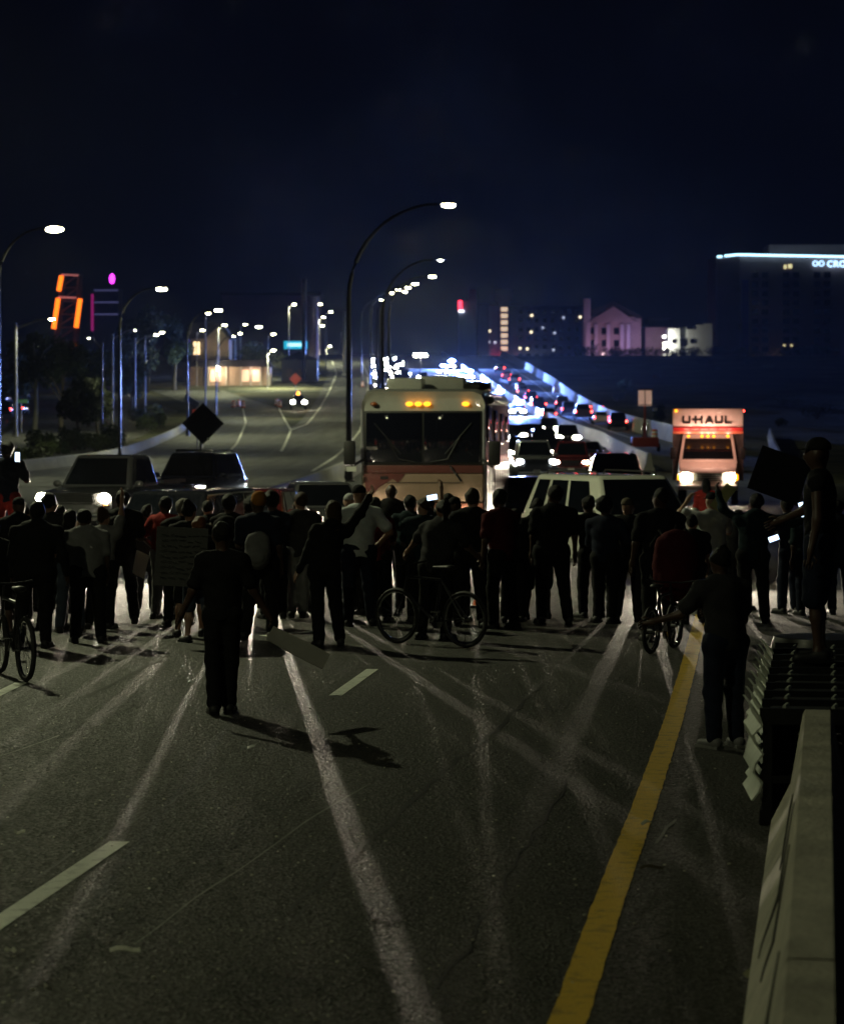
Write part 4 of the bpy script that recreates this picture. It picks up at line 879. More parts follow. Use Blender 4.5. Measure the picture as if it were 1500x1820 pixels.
windows(hs, [(.6,1.7,5.6,7.8)], wlit, -.04, .2); windows(hs, [(4.2,5.2,5.6,7.8)], M('window_dim', (.3,.22,.16), .4), -.04, .2)
windows(hs, [(3.6,5.4,.8,2.9),(9.2,10.4,.8,2.9),(11,12.2,.8,2.9)], M('porch_window', (1,.75,.55), .5, var=0, emit=(1,.72,.5), estr=.5), -.6, .2)
for x in (3.3, 6.4, 9.0, 10.7, 12.4, 14):
    mb = MB(); mb.box((x, -.85, 1.7), (.25, .25, 3.4)); mb.build('porch_post', M('post_white', (.6,.55,.5), .6), hs)
lamp('POINT', 'porch_light', (5.5, -2.2, 2.4), 260, (1,.72,.5), hs, .3); lamp('POINT', 'porch_light', (11.2, -2.2, 2.6), 200, (1,.75,.55), hs, .3)
mb = MB(); mb.ell((5.1, -3, 3.1), (.38, .3, .38), 10, 6); mb.build('porch_lamp', ledm, hs)
for i, (px, w_, h_) in enumerate([(500, 6.5, 4.0), (305, 5.5, 3.6)]):
    b = gp(px, 470); t = thing('shed', ['low pale building right of the lit house', 'low pale building left of the lit house'][i], 'building', b, 0)
    mb = MB(); mb.box((w_/2, 3, h_/2), (w_, 6, h_)); mb.build('wall', M('shed_wall', (.22,.21,.18), .85), t)
    mb = MB(); mb.prism([(-.4,h_),(w_+.4,h_),(w_/2,h_+1.6)], -6.4, (0, -.2, 0)); mb.build('roof', roofd, t)
    windows(t, [(1,2,.9,2.4),(3,4,.9,2.4)], M('window_dim'), -.03, .2)
# long low building with banner sign
D = 640; b = gp(395, D); lb = thing('long_building', 'long low purple grey building behind the teal banner', 'building', Vector((b.x, D, zg(D)-2)), 0)
mb = MB(); mb.box((12, 6, 8.6), (24, 12, 17.2)); mb.build('wall', M('long_wall', (.10,.075,.12), .85), lb)
mb = MB(); mb.box((12, 6, 17.6), (25, 12.6, .8)); mb.build('roof', roofd, lb)
D = 520; b = gp(505, D); sg = thing('banner_sign', 'glowing teal banner sign behind the tall dark pole', 'sign', b, 0)
z1 = pt(505, 606, D).z-b.z; z0 = pt(505, 620, D).z-b.z
mb = MB(); mb.box((2.3, 0, (z0+z1)/2), (4.7, .3, z1-z0)); mb.build('panel', M('teal', (.02,.4,.55), .4, var=0, emit=(.02,.42,.62), estr=.95), sg)
for i in range(9):
    mb = MB(); mb.box((.8+i*.36, -.18, (z0+z1)/2+.05), (.24, .06, .6)); mb.build('glyph', M('teal_white', (1,1,1), .4, var=0, emit=(.7,1,1), estr=1.6), sg)
for x in (.6, 4.1):
    mb = MB(); mb.box((x, .2, z0/2), (.3, .3, z0)); mb.build('post', polem, sg)
sb = thing('purple_sign', 'small dim blue violet sign above the house', 'sign', gp(340, 560), 0); z = pt(340, 601, 560).z-sb.location.z
mb = MB(); mb.box((.4, 0, z), (1.6, .3, 1.5)); mb.build('panel', M('violet', (.1,.1,.5), .4, var=0, emit=(.14,.11,.75), estr=.5), sb)
mb = MB(); mb.tube([(.4,.2,0),(.4,.2,z)], .15, 6); mb.build('post', polem, sb)
# columns: dark steel pole, concrete pylons
for px, d, ytop, r_, lab, m in [(540,470,497,.42,'tall dark steel pole before the ramp, thickest of the poles',polem),(556,505,528,1.05,'tall concrete pier just behind the dark steel pole',M('pier_conc', (.16,.12,.15), .85)),(613,500,555,.42,'faint concrete pier beyond the crest beside the tallest lamp',M('pier_conc2', (.2,.2,.17), .85))]:
    b = gp(px, d); h = pt(px, ytop, d).z-b.z; t = thing('pier', lab, 'pier', b, 0)
    mb = MB(); mb.lathe([(r_,0),(r_,h)], 'z', 14); mb.build('shaft', m, t)
    mb = MB(); mb.lathe([(r_*1.6,0),(r_*1.6,.4)], 'z', 14); mb.build('footing', conc2, t)
    mb = MB(); mb.lathe([(r_*1.1,h),(r_*1.1,h+.15)], 'z', 14); mb.build('cap', m, t)

# ------------------------------------------------------------------ trees and shrubs
bark = M('bark', (.10,.085,.065), .9, bump=.6, bscale=10); palebark = M('pale_bark', (.34,.33,.28), .9, bump=.5, bscale=10)
leaf = [M('leaf_a', (.035,.055,.018), .7, var=.35, scale=.6), M('leaf_b', (.02,.04,.012), .7, var=.35, scale=.6), M('leaf_c', (.05,.07,.02), .7, var=.35, scale=.6)]
def crown_mesh(blobs, n, size, rnd):
    v = []; f = []
    tot = sum(b[1][0]*b[1][1]*b[1][2] for b in blobs)
    for c, r in blobs:
        for i in range(int(n*r[0]*r[1]*r[2]/tot)+8):
            while True:
                p = Vector((rnd.uniform(-1,1), rnd.uniform(-1,1), rnd.uniform(-1,1)))
                if .25 < p.length < 1: break
            p = Vector(c)+Vector((p.x*r[0], p.y*r[1], p.z*r[2]))
            a = Vector((rnd.gauss(0,1), rnd.gauss(0,1), rnd.gauss(0,1))).normalized(); b = a.orthogonal().normalized(); s_ = size*rnd.uniform(.5, 1.3)
            o = len(v); v += [tuple(p-a*s_), tuple(p+b*s_*.45), tuple(p+a*s_), tuple(p-b*s_*.45)]; f.append((o, o+1, o+2, o+3))
    me = bpy.data.meshes.new('crown'); me.from_pydata(v, [], f); me.update(); return me
def tree(px, d, ytop, wpx, label, seed, lm=0, bm=None, dz=0, trunk=.35, n=2600, name='tree', group=None):
    rnd = random.Random(seed); b = gp(px, d, dz); h = pt(px, ytop, d).z-b.z; w = wpx/S(d)/2; t = thing(name, label, 'tree', b, 0, group)
    th = h*trunk; tr = max(.12, h*.022)
    mb = MB(); mb.tube([(0,0,-.2),(rnd.uniform(-.15,.15),0,th*.5),(rnd.uniform(-.3,.3),0,th),(0,0,h*.75)], [tr*1.3, tr, tr*.8, tr*.25], 8)
    for k in range(5):
        a = rnd.uniform(0, 6.28); z = th+(h*.25)*rnd.random(); mb.tube([(0,0,z*.85),(math.cos(a)*w*.4,math.sin(a)*w*.4,z+h*.12),(math.cos(a)*w*.75,math.sin(a)*w*.75,z+h*.2)], [tr*.5, tr*.3, tr*.12], 5)
    mb.build('trunk', bm or bark, t)
    bl = []
    for k in range(9):
        a = rnd.uniform(0, 6.28); q = rnd.uniform(.1, .72); zz = th+(h-th)*rnd.uniform(.12, .82)
        bl.append(((math.cos(a)*w*q, math.sin(a)*w*q, zz), (w*rnd.uniform(.28,.5), w*rnd.uniform(.28,.5), (h-th)*rnd.uniform(.13,.24))))
    bl.append(((0,0,th+(h-th)*.7), (w*.4, w*.4, (h-th)*.3)))
    obj('crown', crown_mesh(bl, n, max(.22, h*.028), rnd), leaf[lm], t)
for i, a in enumerate([(62,262,588,110,'leafy tree with two pale trunks beside the grey lamp post'),(110,255,596,100,'broad dark tree below the orange tower'),(158,275,618,90,'dark tree between the orange tower and the thin lamp posts'),(262,420,540,95,'tall dark tree crown behind the thin lamp posts'),(310,430,556,80,'dark rounded tree next to the house roof'),(215,400,600,80,'lower dark tree among the thin lamp posts'),(30,300,600,90,'dark tree at the picture edge behind the grey lamp post'),(452,470,606,120,'dark tree behind the porch of the house'),(520,500,628,70,'dark tree below the teal banner'),(235,330,640,70,'shrubby tree at the foot of the thin lamp posts'),(140,215,668,80,'dense dark tree with low branches above the shrubs'),(175,235,672,70,'small dark tree behind the slanted pale trunk')]):
    tree(a[0], a[1], a[2], a[3], a[4], 20+i, i % 3, palebark if i == 0 else None, trunk=.45 if i == 0 else .3)
def shrub(px, d, wpx, hpx, label, seed, group, lm=0, n=420):
    rnd = random.Random(seed); b = gp(px, d); w = wpx/S(d)/2; h = hpx/S(d); t = thing('shrub', label, 'shrub', b, 0, group)
    mb = MB()
    for k in range(5):
        a = rnd.uniform(0, 6.28); mb.tube([(0,0,-.05),(math.cos(a)*w*.5,math.sin(a)*w*.5,h*.7)], [.05,.02], 5)
    mb.build('stem', bark, t)
    obj('foliage', crown_mesh([((rnd.uniform(-.6,.6)*w, rnd.uniform(-.6,.6)*w, h*rnd.uniform(.35,.6)), (w*.5, w*.5, h*.42)) for k in range(5)], n, max(.12, h*.1), rnd), leaf[lm], t)
rs = random.Random(11)
for i in range(16): shrub(rs.uniform(60, 205), rs.uniform(178, 205), rs.uniform(30, 60), rs.uniform(26, 50), 'dark shrub in the hedge along the side street', i, 'shrubs along the side street', i % 3)
for i, (px, d) in enumerate([(30,150),(8,142),(55,158)]): shrub(px, d, 70, 38, 'grassy green shrub below the grey lamp post', 50+i, 'green shrubs below the grey lamp post', 2, 600)
for i, (px, d) in enumerate([(262,260),(282,275),(245,290),(275,300)]): shrub(px, d, 40, 30, 'green bush on the verge behind the curved lamp post', 60+i, 'green bushes on the verge', 2)
for i in range(26):
    d = rs.uniform(240, 560); x = interp(RWALL, d)[0]+rs.uniform(3, 60); shrub(750+x*S(d), d, rs.uniform(1.5, 5)*S(d), rs.uniform(.8, 2.5)*S(d), 'dark scrub bush on the slope beyond the outer wall', 80+i, 'scrub on the slope', i % 3, 260)
for i, px in enumerate(range(1045, 1500, 38)):
    d = 640+rs.uniform(-20, 20); shrub(px, d, rs.uniform(40, 70), rs.uniform(12, 26), 'dark hedge bush along the foot of the far buildings', 120+i, 'hedge below the far buildings', i % 3, 420)
# red parked cars lights at left edge: small parked cars
for i, (px, d) in enumerate([(4,330),(20,345),(38,352),(12,300),(34,310)]):
    car(['sedan', 'suv'][i % 2], ['sedan', 'sport_utility_vehicle'][i % 2], gp(px, d, 1.2 if i < 3 else .4), R(180), 'car with red tail lights stopped beyond the grey lamp post', 'car', dark, 'cars stopped beyond the grey lamp post', far=True, head=LOFF, tail=TLON)
sn = thing('street_name_sign', 'narrow green sign board behind the grey lamp post', 'road sign', gp(38, 250), 0)
zq = pt(38, 713, 250).z-sn.location.z
mb = MB(); mb.box((0, 0, zq), (1.3, .04, .35)); mb.build('panel', M('green_sign', (.12,.3,.22), .5), sn); mb = MB(); mb.tube([(0,.06,0),(0,.06,zq)], .05, 6); mb.build('post', poleg, sn)
# ------------------------------------------------------------------ people: one blended surface per body / garment
def surf(prims, h=.022, k=.045, wob=0.0, seed=0):
    """smooth union of round cones / ellipsoids -> surface-nets mesh arrays"""
    lo = np.full(3, 1e9); hi = np.full(3, -1e9)
    for p in prims:
        if p[0] == 'c':
            for q, r in ((p[1], p[3]), (p[2], p[4])): lo = np.minimum(lo, np.array(q)-r*max(1, 1)); hi = np.maximum(hi, np.array(q)+r)
        else: lo = np.minimum(lo, np.array(p[1])-np.array(p[2])); hi = np.maximum(hi, np.array(p[1])+np.array(p[2]))
    lo -= 3*h; hi += 3*h; n = np.ceil((hi-lo)/h).astype(int)+1
    F = np.full(n, .3, dtype=np.float32)
    ax = [lo[i]+h*np.arange(n[i]) for i in range(3)]
    for p in prims:
        if p[0] == 'c': b0 = np.minimum(np.array(p[1])-p[3], np.array(p[2])-p[4]); b1 = np.maximum(np.array(p[1])+p[3], np.array(p[2])+p[4])
        else: b0 = np.array(p[1])-np.array(p[2]); b1 = np.array(p[1])+np.array(p[2])
        i0 = np.maximum(((b0-lo)/h-4).astype(int), 0); i1 = np.minimum(((b1-lo)/h+5).astype(int), n)
        X = ax[0][i0[0]:i1[0], None, None]; Y = ax[1][None, i0[1]:i1[1], None]; Z = ax[2][None, None, i0[2]:i1[2]]
        if p[0] == 'c':
            a = np.array(p[1]); ba = np.array(p[2])-a; fl = p[5] if len(p) > 5 else 1.0; L = max(1e-6, ba.dot(ba))
            t = np.clip(((X-a[0])*ba[0]+(Y-a[1])*ba[1]+(Z-a[2])*ba[2])/L, 0, 1)
            dx = X-a[0]-t*ba[0]; dy = (Y-a[1]-t*ba[1])/fl; dz = Z-a[2]-t*ba[2]
            D = np.sqrt(dx*dx+dy*dy+dz*dz)-(p[3]+(p[4]-p[3])*t)
        else:
            c, r = p[1], p[2]; u = (X-c[0])/r[0]; v = (Y-c[1])/r[1]; w = (Z-c[2])/r[2]
            k0 = np.sqrt(u*u+v*v+w*w); k1 = np.sqrt((u/r[0])**2+(v/r[1])**2+(w/r[2])**2)+1e-6; D = k0*(k0-1)/k1
        G = F[i0[0]:i1[0], i0[1]:i1[1], i0[2]:i1[2]]
        hh = np.maximum(k-np.abs(G-D), 0)/k
        F[i0[0]:i1[0], i0[1]:i1[1], i0[2]:i1[2]] = np.minimum(G, D)-hh*hh*k*.25
    if wob:
        X, Y, Z = np.meshgrid(*ax, indexing='ij', sparse=True)
        F = F+wob*(np.sin(X*31+Z*23+seed)*np.sin(Z*17+Y*29+seed*2)+.6*np.sin(Z*52+X*24+seed*3))
    I = F < 0
    A = np.zeros(tuple(m-1 for m in n), int)
    for dx in (0, 1):
        for dy in (0, 1):
            for dz in (0, 1): A += I[dx:n[0]-1+dx, dy:n[1]-1+dy, dz:n[2]-1+dz]
    act = (A > 0) & (A < 8); idx = np.argwhere(act); ids = np.full(act.shape, -1); ids[act] = np.arange(len(idx))
    acc = np.zeros((len(idx), 3)); cnt = np.zeros((len(idx), 1))
    cor = [(x, y, z) for x in (0, 1) for y in (0, 1) for z in (0, 1)]
    for a in cor:
        for ax_ in range(3):
            if a[ax_]: continue
            b = list(a); b[ax_] = 1
            fa = F[idx[:,0]+a[0], idx[:,1]+a[1], idx[:,2]+a[2]]; fb = F[idx[:,0]+b[0], idx[:,1]+b[1], idx[:,2]+b[2]]
            m = (fa < 0) != (fb < 0); t = np.where(m, fa/(fa-fb+1e-12), 0)
            q = np.tile(np.array(a, float), (len(idx), 1)); q[:, ax_] += t; acc += q*m[:, None]; cnt += m[:, None]
    V = lo+h*(idx+acc/np.maximum(cnt, 1)); faces = []
    for ax_ in range(3):
        sl0 = [slice(None)]*3; sl1 = [slice(None)]*3; sl0[ax_] = slice(0, -1); sl1[ax_] = slice(1, None)
        e = I[tuple(sl0)] != I[tuple(sl1)]; E = np.argwhere(e)
        o1, o2 = [(1, 2), (2, 0), (0, 1)][ax_]
        E = E[(E[:, o1] > 0) & (E[:, o2] > 0)]
        def cid(d1, d2):
            q = E.copy(); q[:, o1] -= d1; q[:, o2] -= d2; return ids[q[:,0], q[:,1], q[:,2]]
        Q = np.stack([cid(1, 1), cid(0, 1), cid(0, 0), cid(1, 0)], 1)
        s = I[tuple(sl0)][e][(np.argwhere(e)[:, o1] > 0) & (np.argwhere(e)[:, o2] > 0)]
        Q[~s] = Q[~s][:, ::-1]; faces.append(Q)
    return V, np.concatenate(faces)
def to_mesh(name, V, Q, extra=None):
    vs = V.tolist(); fs = Q.tolist()
    if extra: o = len(vs); vs += [tuple(v) for v in extra.v]; fs += [[i+o for i in f] for f in extra.f]
    me = bpy.data.meshes.new(name); me.from_pydata(vs, [], fs); me.shade_smooth(); me.update(); return me

ARM = {'down': ((.14,.02,-1),(.05,.18,-1)), 'loose': ((.28,-.05,-1),(.15,.2,-1)), 'phone': ((.30,.55,-.75),(-.28,.62,.85)), 'up': ((.22,.12,.95),(.02,.1,1)), 'out': ((.9,.15,-.3),(1,.25,.05)),
       'hip': ((.55,-.25,-.8),(-.45,.5,-.6)), 'fold': ((.18,.2,-1),(-.75,.75,.15)), 'fwd': ((.1,.75,-.65),(0,1,.1)), 'bar': ((.15,.6,-.8),(.05,.85,-.45)), 'sideup': ((.75,.3,.5),(.25,.3,.9)), 'head': ((.8,.3,.25),(-.6,.35,.75)), 'sideout': ((.95,.1,-.12),(.95,.1,.12)), 'lowout': ((.35,.1,-1),(.45,.15,-.9)), 'reach': ((.45,.5,-.75),(.35,.8,-.35))}
SK = [M('skin_a', (.28,.15,.10), .5, var=.1), M('skin_b', (.065,.033,.022), .5, var=.1), M('skin_c', (.42,.26,.19), .5, var=.1)]
def cloth(name, c): return M('cloth_'+name, c, .85, var=.2, scale=9, bump=.35, bscale=55, spec=.12)
CL = dict(black=cloth('black', (.010,.010,.011)), navy=cloth('navy', (.012,.016,.032)), grey=cloth('grey', (.2,.2,.205)), lgrey=cloth('light_grey', (.42,.42,.43)), white=cloth('white', (.68,.72,.72)), red=cloth('red', (.30,.028,.024)), dred=cloth('dark_red', (.07,.008,.012)), green=cloth('green', (.012,.03,.016)), teal=cloth('teal', (.010,.022,.026)), denim=cloth('denim', (.06,.075,.11)), khaki=cloth('khaki', (.13,.11,.08)), orange=cloth('orange', (.38,.16,.03)), char=cloth('charcoal', (.028,.028,.03)), brown=cloth('brown', (.06,.035,.02)))
HAIR = dict(black=M('hair_black', (.008,.007,.006), .55, bump=.8, bscale=90, spec=.2), brown=M('hair_brown', (.05,.028,.015), .5, bump=.8, bscale=90, spec=.2), grey=M('hair_grey', (.22,.2,.17), .6, bump=.8, bscale=90, spec=.2), ginger=M('hair_ginger', (.16,.06,.025), .5, bump=.8, bscale=90, spec=.2))
sole = M('shoe_sole', (.3,.3,.29), .7); shoeb = M('shoe_black', (.012,.012,.013), .6); shoew = M('shoe_white', (.17,.17,.175), .6); eye = M('eye_dark', (.01,.01,.01), .2)
def hand_fingers(mb, wr, dirv, side, curl, sc):
    d = Vector(dirv).normalized(); up = Vector((side, 0, 0)) if abs(d.x) < .8 else Vector((0, 1, 0)); acr = d.cross(up).normalized(); nn = acr.cross(d).normalized()
    pal = wr+d*.075*sc
    for i, (off, ln) in enumerate([(-.032,.066),(-.011,.076),(.011,.072),(.032,.056)]):
        b = pal+acr*off*sc; m = b+d*ln*.55*sc-nn*curl*.012*sc; e = m+d*ln*.45*sc*(1-curl*.5)-nn*curl*.035*sc
        mb.tube([b, m, e], [.0095*sc, .0088*sc, .006*sc], 6)
    b = wr+d*.03*sc-acr*.03*sc; m = b-acr*.028*sc+d*.028*sc; mb.tube([b, m, m+d*.03*sc-nn*.012*sc], [.0115*sc, .010*sc, .007*sc], 6)
def person(px, d, top, label, yaw=0, la='down', ra='down', sh='black', sleeve='short', lg='black', shorts=False, hair='black', hs='short', cap=None, skin=1, feet=(.13, .13), stride=0, lean=(0, 0), z0=None, build=1.0, shoe='b', hoodie=False, group='people in the crowd', H=None, headyaw=0, fix=False, name='person', skirt=False, bun=False):
    p = gp(px, d) if z0 is None else Vector(((px-750)*d/FPX, d, z0))
    if H is None: H = max(1.45, min(1.98, (pt(px, top, d).z-p.z)/(1-.0)))
    rv_ = random.Random(int(px*7+d*13))
    if not fix: lean = (lean[0]+rv_.uniform(-.09,.09), lean[1]+rv_.uniform(-.03,.09)); headyaw += rv_.uniform(-40, 40); stride += rv_.uniform(-.07,.07); feet = (feet[0]+rv_.uniform(-.04,.06), feet[1]+rv_.uniform(-.04,.06)); yaw += rv_.uniform(-12, 12); build *= rv_.uniform(.93, 1.08)
    q = H/1.75; t = thing('person', label, 'person', p, R(yaw), group)
    v3 = lambda x, y, z: np.array((x*q, y*q, z*q))
    lx, ly = lean
    hipc = v3(0, 0, .95); chest = hipc+v3(lx*.33, ly*.33, .36); neck = hipc+v3(lx*.52, ly*.52, .52); headc = neck+v3(lx*.15, ly*.12+.015, .165)
    w = build*1.1
    B = []; SHT = []; TR = []; extra = MB()
    ch = math.cos(R(headyaw)); sh_ = math.sin(R(headyaw))
    hv = lambda x, y, z: headc+v3(x*ch-y*sh_, x*sh_+y*ch, z)
    r = lambda a: a*q
    B += [('e', tuple(headc), (r(.077), r(.092), r(.108))), ('e', tuple(hv(0, .035, -.055)), (r(.052), r(.06), r(.06))), ('c', tuple(hv(0, .085, .0)), tuple(hv(0, .108, -.025)), r(.012), r(.016)), ('e', tuple(hv(.08, -.005, -.01)), (r(.014), r(.026), r(.034))), ('e', tuple(hv(-.08, -.005, -.01)), (r(.014), r(.026), r(.034))), ('c', tuple(neck-v3(0,0,.04)), tuple(headc-v3(0, .005, .05)), r(.058), r(.052))]
    tors = [('c', tuple(hipc+v3(0,0,.02)), tuple(chest), r(.150*w), r(.165*w), .66), ('c', tuple(chest), tuple(neck-v3(0,0,.09)), r(.165*w), r(.12*w), .62), ('c', tuple(neck+v3(-.10,0,-.055)), tuple(neck+v3(.10,0,-.055)), r(.062), r(.062))]
    B += [(a, b, c, e*.93, f*.93, *g) for a, b, c, e, f, *g in tors]
    SHT += [(a, b, c, e+.012, f+.012, *g) for a, b, c, e, f, *g in tors]
    hem = hipc-v3(0, 0, .06); SHT.append(('c', tuple(hipc+v3(0,0,.1)), tuple(hem), r(.140*w)+.012, r(.138*w)+.012, .72))
    for sx, arm in ((-1, la), (1, ra)):
        u, f = ARM[arm] if isinstance(arm, str) else arm
        u = Vector((u[0]*sx, u[1], u[2])).normalized(); f = Vector((f[0]*sx, f[1], f[2])).normalized()
        s0 = Vector(neck+v3(sx*.178*w, 0, -.075)); e = s0+u*.285*q; wr = e+f*.25*q
        B += [('c', tuple(s0), tuple(e), r(.050), r(.040)), ('c', tuple(e), tuple(wr), r(.041), r(.027)), ('c', tuple(wr), tuple(wr+f*.085*q), r(.030), r(.030), .6 if abs(f.y) < .6 else 1.0)]
        hand_fingers(extra, wr, f, sx, .5 if arm in ('down', 'loose', 'lowout', 'up') else 1.1, q)
        SHT.append(('c', tuple(neck+v3(sx*.08, 0, -.06)), tuple(s0), r(.066)+.01, r(.066)+.012))
        if sleeve == 'short': SHT.append(('c', tuple(s0), tuple(s0.lerp(e, .72)), r(.060)+.012, r(.060)+.018))
        elif sleeve == 'long': SHT += [('c', tuple(s0), tuple(e), r(.058)+.012, r(.050)+.010), ('c', tuple(e), tuple(e.lerp(wr, .96)), r(.050)+.010, r(.038)+.008)]
        hip = Vector(hipc+v3(sx*.088*w, 0, -.03)); fw = feet[0] if sx < 0 else feet[1]
        an = Vector(v3(sx*fw, stride*sx, .085)); kn = hip.lerp(an, .52)+Vector((0, .035*q, .01))
        B += [('c', tuple(hip), tuple(kn), r(.082*w), r(.054)), ('c', tuple(kn), tuple(kn.lerp(an, .35)-Vector((0, .012*q, 0))), r(.052), r(.050)), ('c', tuple(kn.lerp(an, .35)-Vector((0, .008*q, 0))), tuple(an), r(.050), r(.034))]
        toe = an+Vector((sx*.035, .155, -.05))*q; heel = an+Vector((0, -.045, -.04))*q
        B += [('c', tuple(an), tuple(heel), r(.036), r(.034)), ('c', tuple(heel), tuple(toe), r(.034), r(.030))]
        tl = kn.lerp(an, .95) if not shorts else None
        TR.append(('c', tuple(Vector(hipc+v3(sx*.05*w, 0, .02))), tuple(hip), r(.108*w), r(.104*w), .95))
        if shorts: TR.append(('c', tuple(hip), tuple(hip.lerp(kn, .98)), r(.103*w), r(.085)+.012))
        elif not skirt: TR += [('c', tuple(hip), tuple(kn), r(.098*w), r(.068)+.012), ('c', tuple(kn), tuple(tl), r(.070)+.012, r(.058)+.014)]
        V, Q = surf([('c', tuple(heel-Vector((0,0,-.0))), tuple(toe), r(.045), r(.044), 1.0), ('c', tuple(heel+Vector((0, 0, .012))), tuple(an+Vector((0,0,-.008))), r(.046), r(.044))], .017, .03)
        V[:, 2] = np.maximum(V[:, 2], .004)
        so = obj('shoe', to_mesh('shoe', V, Q), shoew if shoe == 'w' else shoeb, t)
        sb_ = MB(); hd = (toe-heel).normalized(); sd = Vector((hd.y, -hd.x, 0)).normalized()*.045*q; hd.z = 0
        sb_.hexa([tuple(Vector((c.x, c.y, 0))) for c in (heel-hd*.045*q-sd*.8, toe+hd*.04*q-sd*.8, toe+hd*.04*q+sd*.8, heel-hd*.045*q+sd*.8)], [tuple(Vector((c.x, c.y, .026))) for c in (heel-hd*.05*q-sd, toe+hd*.045*q-sd, toe+hd*.045*q+sd, heel-hd*.05*q+sd)])
        obj('sole', sb_.mesh('sole'), sole if shoe == 'w' else trimb, so)
    TR.append(('c', tuple(hipc+v3(0,0,.06)), tuple(hipc-v3(0,0,.02)), r(.132*w), r(.138*w), .74))
    if skirt: TR.append(('c', tuple(hipc), tuple(v3(0, 0, .42)), r(.16*w), r(.24*w), .85))
    for sx in (-1, 1):
        c = hv(sx*.032, .082, .012); extra.ell(tuple(c), (r(.012), r(.010), r(.008)), 6, 4)
    c = hv(0, .088, -.058); extra.ell(tuple(c), (r(.024), r(.008), r(.006)), 6, 4)
    sd = int(px) % 37
    V, Q = surf(B, .021, .04); obj('body', to_mesh('body', V, Q, extra), SK[skin], t)
    if hoodie or (sleeve == 'long' and not fix and rv_.random() < .5): SHT.append(('e', tuple(neck+v3(0, -.06, .02)), (r(.11), r(.075), r(.075))))
    V, Q = surf(SHT, .022, .05, .0065, sd); hz_ = hipc[2]-.085*q+.012*np.sin(V[:,0]*25+sd); mk_ = np.abs(V[:,0]-hipc[0]) < .2*q*w; V[:,2] = np.where(mk_, np.maximum(V[:,2], hz_), V[:,2]); obj('shirt', to_mesh('shirt', V, Q), CL[sh], t)
    V, Q = surf(TR, .022, .04, .0045, sd+5); obj({True: 'shorts', False: 'trousers'}[shorts] if not skirt else 'skirt', to_mesh('trousers', V, Q), CL[lg], t)
    if hs != 'bald':
        hf_ = rv_.uniform(.98, 1.13); Hh = [('e', tuple(hv(0, -.018, .022)), (r(.092)*hf_, r(.097)*hf_, r(.104)*hf_))]
        if hs == 'afro': Hh = [('e', tuple(hv(0, -.025, .035)), (r(.125), r(.12), r(.125)))]
        if hs == 'long': Hh += [('c', tuple(hv(0, -.045, -.02)), tuple(hv(0, -.085, -.22)), r(.082), r(.07), .7), ('c', tuple(hv(.05,-.03,-.03)), tuple(hv(.06,-.05,-.18)), r(.045), r(.04)), ('c', tuple(hv(-.05,-.03,-.03)), tuple(hv(-.06,-.05,-.18)), r(.045), r(.04))]
        if hs == 'pony': Hh += [('c', tuple(hv(0, -.10, .03)), tuple(hv(0, -.14, -.14)), r(.035), r(.022))]
        if hs == 'bun' or bun: Hh += [('e', tuple(hv(0, -.07, .12)), (r(.05), r(.05), r(.045)))]
        V, Q = surf(Hh, .018, .03, .009 if hs == 'afro' else rv_.choice((.003,.006,.008)), sd); 
        if not cap: obj('hair', to_mesh('hair', V, Q), HAIR[hair], t)
        elif hs in ('long', 'pony'): obj('hair', to_mesh('hair', V, Q), HAIR[hair], t)
    if cap == 'beanie_orange':
        V, Q = surf([('e', tuple(hv(0, -.014, .04)), (r(.094), r(.102), r(.105)))], .018, .03, .003, sd); obj('beanie', to_mesh('beanie', V, Q), CL['orange'], t)
    elif cap:
        V, Q = surf([('e', tuple(hv(0, -.005, .045)), (r(.09), r(.102), r(.085)))], .018, .03); V[:, 2] = np.maximum(V[:, 2], headc[2]+.025*q)
        co = obj('cap', to_mesh('cap', V, Q), CL[cap], t)
        mb = MB(); a0 = hv(-.075, .06, .035); n = 7; pts = []
        for i in range(n):
            a = math.pi*(i/(n-1)); pts.append(hv(.078*math.cos(a), .07+.105*math.sin(a), .030-.008*math.sin(a)))
        mb.loft([[tuple(Vector(p)) for p in pts], [tuple(Vector(p)+Vector((0,0,.008*q))) for p in pts]]); mb.build('brim', CL[cap], co)
    return t
def backpack(px, d, z, label, col, sc=1.0, yaw=0, off=.2):
    p = Vector(((px-750)*d/FPX, d-off, z)); t = thing('backpack', label, 'backpack', p, R(yaw))
    V, Q = surf([('e', (0, 0, .2*sc), (.17*sc, .10*sc, .25*sc)), ('e', (0, -.06*sc, .12*sc), (.13*sc, .07*sc, .13*sc)), ('e', (0, 0, .34*sc), (.15*sc, .08*sc, .1*sc))], .02, .05, .004); obj('bag', to_mesh('bag', V, Q), CL[col], t)
    V, Q = surf([('e', (0, -.10*sc, .12*sc), (.10*sc, .045*sc, .09*sc))], .018, .03); obj('front_pocket', to_mesh('front_pocket', V, Q), CL[col], t)
    for sx in (-1, 1):
        mb = MB(); mb.tube([(sx*.1*sc, .07*sc, .02*sc), (sx*.13*sc, .18*sc, .12*sc), (sx*.12*sc, .20*sc, .34*sc), (sx*.09*sc, .09*sc, .44*sc), (sx*.08*sc, .04*sc, .40*sc)], .016*sc, 6); mb.build('strap', CL['black'], t)
    mb = MB(); mb.tube([(-.03, .02, .44*sc), (0, .02, .48*sc), (.03, .02, .44*sc)], .008, 6); mb.build('handle', CL['black'], t)
    return t
scr = M('phone_screen', (.5,.7,1), .3, var=0, emit=(.55,.75,1), estr=3.2); phb = M('phone_body', (.01,.01,.01), .3)
